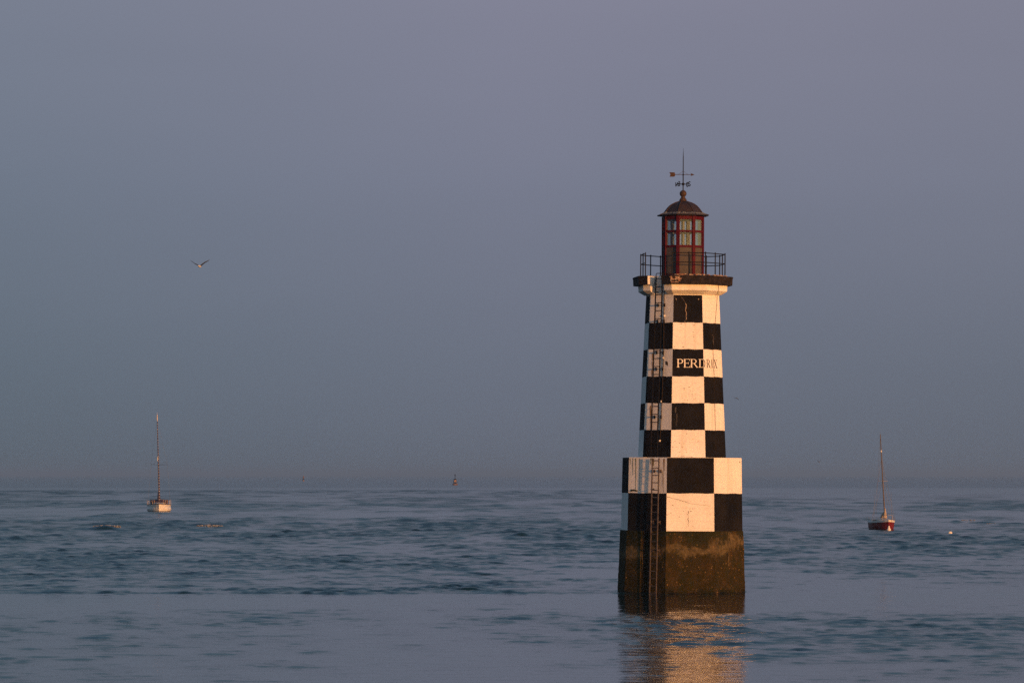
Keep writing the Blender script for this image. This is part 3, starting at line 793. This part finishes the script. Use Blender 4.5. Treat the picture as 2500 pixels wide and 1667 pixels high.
mb = MB(); mb.tube([(-4.4, 1.4, 1.1), (-4.5, 1.4, 1.85), (-5.1, 1.25, 1.85), (-5.1, -1.25, 1.85), (-4.5, -1.4, 1.85), (-4.4, -1.4, 1.1)], .03, 6)
mb.box((-4.9, 1.3, 1.55), .12, .16, .28); mb.box((-4.9, -1.25, 1.55), .1, .16, .26); mb.build('stern_pushpit', 'bbrown', white)
rig_wire(white, (5.1, 0, 1.35), tip(.95)); rig_wire(white, (-5.1, 0, 1.2), tip(1))
for s in (-1, 1): rig_wire(white, (.3, s * 1.8, 1.1), (.8, s * 1.3, tip(.43)[2])); rig_wire(white, (.8, s * 1.3, tip(.43)[2]), tip(.95))

# --- red sailboat, right
p = on_water(2160, 1294); d = p.y; mpp = d / F
red = empty('sailboat', (at(2160.0, 1290, d).x, d + 3.0, 0), (0, 0, R(-90 + 7)))
tag(red, 'small sailboat with dark red hull and white deck band, moored right of the lighthouse', 'sailboat')
L, B = 6.6, 2.42
build_hull(red, L, B, 1.12, .88, .4, 'redhull', 'gel', .20, flare=.84)
mb = MB(); secs = []
for x, w, h_ in ((-1.0, .86, .05), (-.8, .9, .32), (1.0, .8, .30), (1.9, .5, .16), (2.3, .35, .03)):
    secs.append([(x, w, .86), (x, w * .85, .86 + h_ * .8), (x, 0, .88 + h_), (x, -w * .85, .86 + h_ * .8), (x, -w, .86)])
mb.loft(secs); mb.build('coachroof', 'deckcream', red)
for s in (-1, 1):
    mb = MB(); mb.box((.1, s * .86, 1.02), .7, .02, .055); mb.build('cabin_window', 'dkglass', red)
mb = MB(); mb.box((-1.02, 0, 1.0), .02, .3, .16); mb.build('companionway', 'dkglass', red)
HM = (1294 - 1060) * mpp; mb_ = (.9, .1, 1.15); mt = (.7, -.33, HM)
tipr = lambda f: tuple(mb_[i] + (mt[i] - mb_[i]) * f for i in range(3))
mb = MB(); mb.bar((.9, .12, .9), tipr(.42), .075, .070, 8, 0); mb.bar(tipr(.42), tipr(1), .068, .045, 8, 0); mb.bar(tipr(1), (mt[0], mt[1] - .02, HM + .35), .012, .006, 5); mb.build('mast', 'dullmast', red)
mb = MB(); q = tipr(.80); mb.sphere(q, .10, 10, sz=1.3); mb.build('mast_lamp', 'gel', red)
mb = MB(); q = tipr(.45); mb.bar(q, (q[0], q[1] + .55, q[2] + .02), .015, .01, 5); mb.bar(q, (q[0], q[1] - .5, q[2] + .02), .015, .01, 5); mb.build('spreader', 'alu', red)
mb = MB()
for i in range(8):
    t = i / 7; mb.sphere((.75 - 2.6 * t, .05 + .06 * math.sin(i * 1.7) + .30 * t, 1.75 - .45 * t), .17 - .05 * t, 9)
mb.lathe([(.22, 1.25), (.19, 1.5), (.1, 1.95), (.05, 2.3)], 8, (.95, .12, 0)); mb.build('bundled_sail', 'sailcloth', red)
for s in (-1, 1):
    mb = MB(); prev = None
    for x in (-3.0, -1.8, -.6, .8, 1.9, 2.7):
        t = (x + L / 2) / L; b = (B / 2 * (1 - max(0, (t - .5) / .5) ** 2.3)) * (.98 if t > .3 else .88)
        mb.bar((x, s * b, .9), (x, s * b, 1.38), .010, .010, 5)
        if prev: mb.bar((prev[0], s * prev[1], 1.4), (x, s * b, 1.36), .006, .006, 5)
        prev = (x, b)
    mb.build('guard_rail', 'dullmast', red)
    rig_wire(red, (.7, s * 1.25, .95), tipr(.72), .010); 
    rig_wire(red, (.4, s * 1.22, .95), tipr(.45), .010)
    rig_wire(red, (.5 - .6 * s, s * 1.05, .95), (.3, s * .92, 3.9), .008, 'rope', 'lazy_jack_line')
rig_wire(red, (3.2, 0, 1.1), tipr(.97), .010); rig_wire(red, (-3.2, 0, .95), tipr(1), .008)
mb = MB(); mb.tube([(2.7, .55, 1.05), (2.8, .5, 1.55), (3.45, .12, 1.6), (3.45, -.12, 1.6), (2.8, -.5, 1.55), (2.7, -.55, 1.05)], .018, 6); mb.build('bow_pulpit', 'alu', red)

# ================================================================== BUOYS
def buoy(px, py, r, label, neck, name='mooring_buoy'):
    p = on_water(px, py)
    root = empty(name, (p.x, p.y, -.02)); tag(root, label, 'buoy')
    mb = MB(); pr = []
    for i in range(15):
        t = math.pi * i / 14; rr = r * math.sin(t); z = -r * .85 * math.cos(t) + r * .62
        pr.append((max(rr, .004), z))
    if neck: pr = [q for q in pr if q[1] < r * .95] + [(r * .58, r * 1.25), (r * .42, r * 1.8), (r * .34, r * 2.4), (.004, r * 2.5)]
    mb.lathe(pr, 20); mb.build('float', 'buoywhite', root, smooth=True)
    zt = r * (2.45 if neck else 1.4)
    mb = MB(); mb.tube([(-.05, 0, zt), (-.05, 0, zt + .07), (0, 0, zt + .11), (.05, 0, zt + .07), (.05, 0, zt)], .014, 6); mb.build('pick_up_ring', 'bdark', root)
    return root
buoy(2319.5, 1303.5, .215, 'round white mooring buoy floating alone right of the red sailboat', False)
pb = buoy(2170.3, 1295.6, .225, 'white pear-shaped mooring buoy floating at the bow of the red sailboat', True)
# cardinal buoy on the horizon
p = on_water(1111, 1184); mp = p.y / F
cb = empty('navigation_buoy', (p.x, p.y, 0)); tag(cb, 'large navigation buoy with two dark cone topmarks floating on the horizon', 'buoy')
s_ = mp / 15.68
mb = MB(); mb.lathe([(75 * s_, -.8), (100 * s_, -.1), (105 * s_, 35 * s_), (98 * s_, 55 * s_), (70 * s_, 66 * s_)], 20); mb.build('float', 'bbrown', cb)
mb = MB()
for i in range(6):
    a = 6.283 * i / 6; mb.bar((72 * s_ * math.cos(a), 72 * s_ * math.sin(a), 60 * s_), (48 * s_ * math.cos(a), 48 * s_ * math.sin(a), 200 * s_), .10, .10, 6)
    b = 6.283 * (i + 1) / 6; mb.bar((64 * s_ * math.cos(a), 64 * s_ * math.sin(a), 100 * s_), (64 * s_ * math.cos(b), 64 * s_ * math.sin(b), 100 * s_), .07, .07, 6)
mb.lathe([(48 * s_, 62 * s_), (40 * s_, 112 * s_)], 10); mb.build('lattice_tower', 'bdark', cb)
mb = MB(); mb.lathe([(44 * s_, 115 * s_), (50 * s_, 125 * s_), (48 * s_, 195 * s_), (40 * s_, 202 * s_)], 16); mb.build('daymark_band', 'byellow', cb)
mb = MB(); mb.lathe([(52 * s_, 202 * s_), (52 * s_, 245 * s_), (30 * s_, 250 * s_)], 14); mb.bar((0, 0, 245 * s_), (0, 0, 400 * s_), .17, .12, 6); mb.build('lantern_platform', 'bdark', cb)
for z in (312, 372):
    mb = MB(); mb.lathe([(30 * s_, z * s_), (.02, (z + 58) * s_)], 12); mb.build('topmark_cone', 'bdark', cb)
# small spar buoy, further off
p = on_water(740.6, 1174.2); mp = p.y / F
sb = empty('navigation_buoy', (p.x, p.y, 0)); tag(sb, 'tiny orange spar buoy with a thin pole on the horizon left of centre', 'buoy')
s_ = mp / 26.1
mb = MB(); mb.lathe([(30 * s_, -1), (62 * s_, 0), (60 * s_, 60 * s_), (34 * s_, 95 * s_)], 14); mb.build('float', 'bdim', sb)
mb = MB(); mb.bar((0, 0, 80 * s_), (.1, 0, 190 * s_), .75, .55, 8); mb.build('lower_mast', 'bdark', sb)
mb = MB(); mb.bar((.1, 0, 190 * s_), (.3, 0, 300 * s_), .85, .65, 8); mb.bar((.3, 0, 300 * s_), (.35, 0, 370 * s_), .45, .12, 8); mb.build('topmark', 'bbrown', sb)

# ================================================================== GULLS
def gull(name, px, py, span_px, Y, label, wing_pts, yaw, roll=0, scale=None):
    """wing_pts: list of (fraction of half span, height fraction, chord) for the right wing, mirrored"""
    pos = at(px, py, Y)
    root = empty(name, pos, (0, roll, yaw)); tag(root, label, 'gull')
    span = span_px * Y / F; S = span / 1.30
    mb = MB(); rings = []   # nose along -Y (towards the camera)
    for y, r_, z, w in ((.30, .006, .015, 1.6), (.24, .02, .012, 2.6), (.15, .055, .005, 1.1), (.03, .088, -.005, 1.05), (-.08, .09, 0, 1), (-.17, .062, .012, 1), (-.22, .047, .022, 1), (-.26, .05, .028, 1), (-.30, .034, .028, 1), (-.325, .012, .022, 1)):
        rings.append([(r_ * w * .86 * math.cos(6.283 * i / 12) * S, y * S, (z + r_ * .80 * math.sin(6.283 * i / 12)) * S) for i in range(12)])
    mb.loft(rings, mi=0)
    for s, pts in ((-1, wing_pts[0]), (1, wing_pts[1])):
        secs = []
        for (x, z, c, sweep) in pts:
            c0 = -.10 + sweep; X, Z = s * x * .65, z * .65
            th = .024 * (1 - x) + .006
            secs.append([(X * S, (c0) * S, (Z + .10 * c) * S), (X * S, (c0 + c * .3) * S, (Z + th + .05 * c) * S), (X * S, (c0 + c) * S, (Z - .26 * c) * S), (X * S, (c0 + c * .3) * S, (Z - th * .6 - .05 * c) * S)])
        mb.loft(secs, mi=1)
    o = mb.build('body', ['feather', 'wing'], root, smooth=True)
    b = MB(); b.bar((0, -.315 * S, .022 * S), (0, -.365 * S, .012 * S), .012 * S, .003 * S, 6); b.build('beak', 'byellow', root)
    return root
up = [(.02, .02, .17, 0), (.25, .17, .16, -.02), (.5, .28, .13, -.02), (.75, .46, .10, .03), (1.0, .60, .015, .10)]
upr = [(.02, .02, .17, 0), (.22, .18, .16, -.02), (.5, .38, .14, -.02), (.78, .52, .10, .03), (1.02, .66, .015, .10)]
gull('seagull', 488, 650.5, 50, 277, 'large gull flying with raised wings in the open sky at left', (up, upr), R(-14))
dn = [(.02, .02, .17, 0), (.3, .08, .16, -.02), (.55, .05, .14, 0), (.8, -.04, .10, .03), (1.0, -.12, .015, .08)]
dn2 = [(.02, .02, .17, 0), (.3, -.02, .16, -.02), (.55, -.18, .14, 0), (.8, -.40, .10, .03), (.9, -.62, .015, .08)]
gull('seagull', 1798, 971.8, 16, 560, 'small dark gull gliding low just right of the lighthouse shaft', (dn, dn2), R(20), R(6))
gull('seagull', 1999.5, 1127.5, 13, 640, 'pale gull flying between the lighthouse and the red sailboat', (up, [(.02, .02, .2, 0), (.3, .3, .2, 0), (.5, .6, .16, 0), (.6, .9, .02, .05)]), R(35), R(10))
gull('seagull', 438.5, 1057.5, 6.5, 760, 'tiny distant gull in the sky right of the white sailboat mast', (up, up), R(10))

# ================================================================== SEA
def build_sea():
    rng = np.random.default_rng(11)
    # distances
    rows = list(np.geomspace(2.0, 96, 36))
    d = 96.0
    while d < 2100:
        st = .17 if d < 240 else .17 * (d / 240) ** 1.75
        d += min(st, 6); rows.append(d)
    rows += list(np.geomspace(d * 1.01, 38000, 60))
    rows = np.array(rows)
    fine = np.radians(np.linspace(-8.4, 8.4, 560))
    side = np.radians(np.concatenate([np.linspace(8.4, 16, 40)[1:], np.linspace(16, 180, 34)[1:]]))
    ang = np.concatenate([-side[::-1], fine, side])     # first and last coincide at +-180
    nr, nc = len(rows), len(ang)
    D, A = np.meshgrid(rows, ang, indexing='ij')
    X = D * np.sin(A); Y = D * np.cos(A)
    Xf, Yf = X.astype(np.float32), Y.astype(np.float32)
    # ---- slow random fields
    def field(lx, ly, n=14, seed=0):
        r = np.random.default_rng(seed); f = np.zeros_like(Xf)
        for i in range(n):
            kx = r.normal() / lx * 2.2; ky = r.normal() / ly * 2.2; f += np.cos(kx * Xf + ky * Yf + r.uniform(0, 6.28)).astype(np.float32)
        return f / math.sqrt(n / 2)
    # ---- chop strength along the view distance (bands of tide-ruffled and slick water)
    pxv = np.array([1162, 1190, 1194, 1198, 1206, 1216, 1226, 1245, 1262, 1272, 1285, 1305, 1320, 1345, 1380, 1412, 1436, 1447, 1449, 1480, 1498, 1515, 1535, 1560, 1585, 1610, 1640, 1670, 1800])
    cl = np.array([.05, .08, .12, 1.35, 1.0, .60, .75, .55, .75, .95, 1.1, 1.05, .95, .85, .85, .75, 1.05, 1.1, .17, .15, .34, .52, .46, .44, .44, .44, .42, .40, .40])
    cr = np.array([.05, .08, .10, .50, .40, .42, .70, .70, .65, .70, .80, 1.0, 1.0, .85, .70, .36, .22, .15, .14, .19, .42, .74, .80, .68, .55, .48, .45, .43, .42])
    dv = 57660.0 / (pxv - 1160.0)
    wob = 1 + .012 * field(14, 30, seed=1) + .010 * field(5, 12, seed=2)
    near = np.abs(D - 203) < 45
    wob = np.where(near & (D > 190), 1 + (wob - 1) * .12, wob)
    Dw = (D * wob).astype(np.float64)
    o = np.argsort(dv); u = np.clip((X / np.maximum(D, 1) + .02) / .09, 0, 1); u = u * u * (3 - 2 * u)
    chop = np.interp(np.log(Dw), np.log(dv[o]), cl[o]) * (1 - u) + np.interp(np.log(Dw), np.log(dv[o]), cr[o]) * u
    farw = np.clip((D - 300) / 400, 0, 1)
    edgew = np.clip((D - 1100) / 300, 0, 1)
    fineP = .34 * farw * field(5, 24, 34, seed=21) + .26 * (1 - farw) * field(2.0, 4.5, 34, seed=22) + .22 * np.clip((D - 450) / 300, 0, 1) * field(10, 60, 30, seed=23)
    patch = np.clip(1 + fineP + (1 - .6 * edgew) * (.24 * field(9, 22, seed=3) + .16 * field(7, 5, seed=4) * (1 - farw) + .30 * farw * field(35, 110, 20, seed=14) + .22 * farw * field(14, 50, 20, seed=15)), .40, 1.7)
    chop = (chop * patch).astype(np.float32)
    chop = np.where(D < 90, .12, chop)
    # ---- waves
    lam = np.geomspace(.28, 2.2, 100)
    spacing_d = np.gradient(rows); spacing_x = rows * (fine[1] - fine[0])
    spc = np.maximum(spacing_d * .8, spacing_x)[:, None].astype(np.float32)
    colsp = np.ones(nc); colsp[:len(side)] = 0; colsp[-len(side):] = 0
    edge = np.convolve(colsp, np.ones(25) / 25, mode='same')[None, :]
    Z = np.zeros_like(Xf)
    w1 = field(11, 17, seed=5) * .9; w2 = field(11, 17, seed=6) * .9
    for i, l in enumerate(lam):
        th = rng.normal(0, .42) + math.radians(84)   # mostly running across the line of sight towards/away
        k = 2 * math.pi / l
        amp = .0038 * l ** .66 * 1.15
        ph = k * (Xf * math.cos(th) + Yf * math.sin(th)) + w1 * min(1.6, 1.5 / math.sqrt(l)) * math.cos(i) + w2 * math.sin(i * 2.3) + rng.uniform(0, 6.28)
        wt = np.clip(l / (2.2 * spc) - 1, 0, 1)
        long_ = min(1, (l / 1.2)) if l < 1.2 else 1
        s = np.sin(ph)
        Z += (amp * wt) * s
    lam2 = np.geomspace(3.2, 11, 34); fw2 = np.clip((D - 380) / 400, 0, 1).astype(np.float32)
    for i, l in enumerate(lam2):
        th = rng.normal(0, .6) + math.radians(82); k = 2 * math.pi / l
        wt = np.clip(l / (2.2 * spc) - 1, 0, 1)
        Z += (.0050 * l ** .8 * wt) * fw2 * np.sin(k * (Xf * math.cos(th) + Yf * math.sin(th)) + w1 * math.cos(i) + rng.uniform(0, 6.28))
    e = Z / .022
    Z = Z * .62 + .010 * np.clip(e - .35, 0, 3) ** 1.5       # peakier crests
    Z = Z * (chop ** 1.1) * .98 * np.clip(D / 260, .85, 1.9).astype(np.float32)
    # swell grows over the bar
    bar = np.exp(-((np.log(D) - math.log(425)) / .16) ** 2)
    Z += (bar * .030 * field(3.0, 3.6, 22, seed=8) * np.clip(chop, 0, 1.2)).astype(np.float32)
    # ---- individual standing crests seen in the picture
    def crest(px, py, wpx, h_, sy=1.3, sk=0):
        nonlocal Z
        p = on_water(px, py); wx = wpx / F * p.y
        dx = (X - p.x); dy = (Y - p.y - sk * dx)
        prof = np.exp(-(dx / (wx * .5)) ** 2) * np.exp(-(dy / np.where(dy < 0, sy * .42, sy * 1.6)) ** 2)
        prof *= 1 + .15 * np.sin(dx * 2.1 + px)
        Z = Z + (h_ * .8 * prof).astype(np.float32)
    for c in ((245, 1294, 90, .60, 1.1), (40, 1318, 120, .34, 1.6), (15, 1295, 40, .30, 1.2), (160, 1313, 40, .22), (400, 1293, 60, .25), (500, 1295, 80, .26), (640, 1293, 60, .22), (430, 1309, 60, .22), (760, 1304, 60, .24), (700, 1301, 50, .2),
              (910, 1307, 50, .22), (1040, 1290, 40, .18), (1270, 1309, 60, .46, 1.1), (1375, 1308, 45, .26), (1440, 1312, 60, .24), (1120, 1315, 50, .2), (830, 1337, 90, .15), (900, 1350, 60, .13), (1370, 1385, 60, .16), (1240, 1411, 60, .12),
              (2075, 1337, 40, .20), (2150, 1348, 80, .22), (2325, 1344, 40, .22), (2200, 1340, 40, .14), (2450, 1325, 90, .26, 1.3), (2335, 1276, 34, .48, 1.0), (2400, 1277, 70, .36, .9), (2475, 1281, 90, .42, .9), (1245, 1314, 60, .2),
              (2480, 1253, 40, .2, 2.0), (2310, 1362, 40, .12), (2440, 1361, 30, .13), (2250, 1414, 30, .06, .5), (1980, 1508, 40, .035, .4), (2060, 1511, 60, .03, .4), (590, 1420, 60, .07, .5), (375, 1412, 50, .07, .5), (20, 1435, 70, .08, .6)):
        crest(*c)
    # little standing front on the tide line, left of and just past the tower
    line = 201.0 + .5 * np.sin(X * .9) * .4 + .35 * np.sin(X * .31 + 1) + np.clip(-(X + 2) * .02, -.3, .6)
    fr = np.clip((12.2 - X) / 1.5, 0, 1) * np.exp(-((Y - line) / .28) ** 2) * (.7 + .3 * np.sin(X * 1.3) * np.sin(X * .47))
    Z = Z + (.07 * fr).astype(np.float32)
    fr2 = np.hypot(X - TX, Y - TY) - 3.05
    lap = np.exp(-(fr2 / .7) ** 2) * (.5 + .5 * np.sin(7.0 * X + 3 * Y)) * (.6 + .4 * np.sin(2.9 * X - 4.1 * Y))
    Z = Z + (.075 * lap).astype(np.float32)
    # flatten against far distance / unseen sides, keep a little life everywhere
    Z = Z * edge
    # nothing may rise into the camera's own foot
    Z = np.where(D < 90, Z * .5, Z)
    co = np.empty((nr * nc, 3), np.float32); co[:, 0] = X.ravel(); co[:, 1] = Y.ravel(); co[:, 2] = Z.ravel()
    idx = np.arange(nr * nc).reshape(nr, nc)
    q = np.stack([idx[:-1, :-1], idx[:-1, 1:], idx[1:, 1:], idx[1:, :-1]], -1).reshape(-1, 4)[:, ::-1]
    # hub
    me = bpy.data.meshes.new('sea'); nq = len(q)
    tri = np.array([[nr * nc, idx[0, j], idx[0, j + 1]] for j in range(nc - 1)])[:, ::-1]
    co = np.vstack([co, [[0, 0, 0]]]).astype(np.float32)
    loops = np.concatenate([q.ravel(), tri.ravel()]).astype(np.int32)
    starts = np.concatenate([np.arange(nq) * 4, nq * 4 + np.arange(len(tri)) * 3]).astype(np.int32)
    me.vertices.add(len(co)); me.vertices.foreach_set('co', co.ravel())
    me.loops.add(len(loops)); me.loops.foreach_set('vertex_index', loops)
    me.polygons.add(len(starts)); me.polygons.foreach_set('loop_start', starts)
    me.update(calc_edges=True)
    me.polygons.foreach_set('use_smooth', np.ones(len(starts), bool))
    at_ = me.attributes.new('chop', 'FLOAT', 'POINT'); at_.data.foreach_set('value', np.append(chop.ravel(), .1).astype(np.float32))
    fr_ = np.clip((D - 320) / 600, 0, 1); fr_ = fr_ * fr_ * (3 - 2 * fr_)
    rg = np.clip(.065 + .04 * chop + .10 * chop * fr_, .03, .42)
    rg = np.clip(rg + .14 * np.clip((D - 1500) / 500, 0, 1), 0, .42)
    a4 = me.attributes.new('ripple_roughness', 'FLOAT', 'POINT'); a4.data.foreach_set('value', np.append(rg.ravel(), .1).astype(np.float32))
    o = bpy.data.objects.new('sea', me); COL.objects.link(o); tag(o, kind='structure')
    print('sea verts', len(co))
    m = mat('sea_water', (.003, .020, .022), .06, 0, .5); g = N(m)
    g.b.inputs['IOR'].default_value = 1.333
    at2 = g.n('ShaderNodeAttribute', attribute_name='chop')
    geo = g.n('ShaderNodeNewGeometry')
    n1 = g.n('ShaderNodeTexNoise'); n1.inputs['Scale'].default_value = 2.6; n1.inputs['Detail'].default_value = 4; n1.inputs['Roughness'].default_value = .6
    mp = g.n('ShaderNodeMapping'); mp.inputs['Scale'].default_value = (.75, 1.0, 1); g.l(geo.outputs['Position'], mp.inputs[0]); g.l(mp.outputs[0], n1.inputs['Vector'])
    n2 = g.n('ShaderNodeTexNoise'); n2.inputs['Scale'].default_value = .55; n2.inputs['Detail'].default_value = 3; g.l(mp.outputs[0], n2.inputs['Vector'])
    hgt = g.math('ADD', g.math('MULTIPLY', n1.outputs['Fac'], .045), g.math('MULTIPLY', n2.outputs['Fac'], .10))
    bp = g.n('ShaderNodeBump'); bp.inputs['Distance'].default_value = 1.0
    g.l(g.math('ADD', g.math('MULTIPLY', at2.outputs['Fac'], .55), .20), bp.inputs['Strength']); g.l(hgt, bp.inputs['Height'])
    g.l(bp.outputs[0], g.b.inputs['Normal'])
    at3 = g.n('ShaderNodeAttribute', attribute_name='ripple_roughness'); g.l(at3.outputs['Fac'], g.b.inputs['Roughness'])
    me.materials.append(m)
    return o
build_sea()

# ---- foam on the breaking crests
def foam(px, py, wpx, hpx, label, seed):
    r = random.Random(seed); p = on_water(px, py); w = wpx / F * p.y; mp = p.y / F
    mb = MB()
    n = int(wpx * 2.2)
    for i in range(n):
        u = r.uniform(-1, 1); x = p.x + u * w / 2
        z = .10 + (.5 * hpx + hpx * .5 * r.uniform(-1, 1) * (1 - abs(u) * .6)) * mp; y = p.y - .9 + r.uniform(-.3, .3)
        s = r.uniform(.015, .062) * hpx / 7 * (.5 + abs(math.sin(u * 5 + seed)))
        n0 = len(mb.v); mb.sphere((x, y, z), s, 7, sz=.7); fx = r.uniform(1.5, 4)
        mb.v[n0:] = [(x + (q[0] - x) * fx, q[1], q[2]) for q in mb.v[n0:]]
    o = mb.build('breaking_foam', 'foam', smooth=True)
    tag(o, label, kind='stuff'); return o
foam(262, 1290, 66, 7, 'white foam breaking over the dark wave crest nearer the left edge', 1)
foam(512, 1288, 62, 6, 'pale line of foam on a wave crest right of the white sailboat', 2)
foam(2362, 1273, 34, 3.5, 'thin line of foam on the wave right of the red sailboat', 3)
foam(2418, 1280.5, 22, 2.5, 'short fleck of foam near the right edge', 4)

# ================================================================== HAZE
mb = MB(); mb.box((0, 0, 12), 39500, 39500, 14.5); hz = mb.build('haze', mat('haze_air'))
tag(hz, kind='stuff')
hm = hz.data.materials[0]; t = hm.node_tree; t.nodes.remove(t.nodes['Principled BSDF'])
pv = t.nodes.new('ShaderNodeVolumePrincipled'); pv.inputs['Color'].default_value = (.84, .94, 1.0, 1)
pv.inputs['Density'].default_value = .00010; pv.inputs['Anisotropy'].default_value = .62
t.links.new(pv.outputs[0], t.nodes['Material Output'].inputs['Volume'])

# ================================================================== SKY AND SUN
SUN_EL, SUN_AZ = 3.2, 37.0       # azimuth: to the right behind the camera
sd = bpy.data.lights.new('sun', 'SUN'); so = bpy.data.objects.new('sun', sd); COL.objects.link(so)
sd.energy = 4.35; sd.angle = R(1.4); sd.color = (1.0, .415, .125)
to_sun = Vector((math.sin(R(SUN_AZ)) * math.cos(R(SUN_EL)), -math.cos(R(SUN_AZ)) * math.cos(R(SUN_EL)), math.sin(R(SUN_EL))))
so.rotation_euler = to_sun.to_track_quat('Z', 'Y').to_euler()
w = bpy.data.worlds.new('World'); sc.world = w; w.use_nodes = True
g = N(w); bg = w.node_tree.nodes['Background']
sky = g.n('ShaderNodeTexSky'); sky.sky_type = 'NISHITA'; sky.sun_disc = False
sky.sun_elevation = R(SUN_EL); sky.sun_rotation = math.atan2(to_sun.x, to_sun.y); sky.dust_density = 1.0; sky.ozone_density = 1.6
tc = g.n('ShaderNodeTexCoord'); sep = g.n('ShaderNodeSeparateXYZ'); g.l(tc.outputs['Generated'], sep.inputs[0])
zc = sep.outputs[2]
# murky violet-grey band of the evening sky opposite the sun (values x10: the Background strength is 0.1)
ramp = g.ramp(g.math('MULTIPLY', zc, 2.5), [(0.0, (.120, .138, .180)), (.07, (.145, .166, .220)), (.18, (.184, .200, .272)), (.30, (.220, .225, .305)), (.46, (.165, .205, .270)), (.8, (.10, .16, .22))])
side = g.ramp(g.math('ADD', g.math('MULTIPLY', sep.outputs[0], 2.2), .5), [(.22, (.88, .965, .95)), (.5, (1.04, 1.03, 1.04)), (.78, (1.0, .99, .98))])
ramp = g.mix(1.0, ramp, side, 'MULTIPLY')
cl_n = g.n('ShaderNodeTexNoise'); cl_n.inputs['Scale'].default_value = 3.0; cl_n.inputs['Detail'].default_value = 3
mpn = g.n('ShaderNodeMapping'); mpn.inputs['Scale'].default_value = (2, 2, 9); g.l(tc.outputs['Generated'], mpn.inputs[0]); g.l(mpn.outputs[0], cl_n.inputs['Vector'])
ramp = g.mix(1.0, ramp, g.ramp(cl_n.outputs['Fac'], [(.3, (.97, .97, .98)), (.7, (1.03, 1.02, 1.03))]), 'MULTIPLY')
ramp = g.mix(1.0, ramp, (.985, .995, .965), 'MULTIPLY')
ramp10 = g.n('ShaderNodeVectorMath', operation='SCALE'); ramp10.inputs['Scale'].default_value = 10.0; g.l(ramp, ramp10.inputs[0])
nis_ = g.n('ShaderNodeVectorMath', operation='MULTIPLY'); nis_.inputs[1].default_value = (2.6, 2.75, 3.2); g.l(sky.outputs[0], nis_.inputs[0]); nis = nis_.outputs[0]
# the band covers the anti-solar side low down; everything else is the Nishita sky
anti = g.ramp(g.math('ADD', g.math('MULTIPLY', g.math('ADD', g.math('MULTIPLY', sep.outputs[0], -to_sun.x), g.math('MULTIPLY', sep.outputs[1], -to_sun.y)), .5), .5), [(.25, K_), (.6, W_)])
low = g.ramp(zc, [(.22, W_), (.55, K_)])
f = g.math('MULTIPLY', anti, low)
g.l(g.mix(f, nis, ramp10.outputs[0]), bg.inputs[0]); bg.inputs[1].default_value = .1

# ================================================================== RENDER SETTINGS
sc.view_settings.view_transform = 'Standard'; sc.view_settings.look = 'None'; sc.view_settings.gamma = 1; sc.view_settings.exposure = 0
sc.render.engine = 'CYCLES'
sc.cycles.max_bounces = 6; sc.cycles.diffuse_bounces = 2; sc.cycles.glossy_bounces = 3; sc.cycles.transparent_max_bounces = 10; sc.cycles.volume_bounces = 0
sc.cycles.use_denoising = False; sc.cycles.caustics_reflective = False; sc.cycles.caustics_refractive = False
sc.render.film_transparent = False
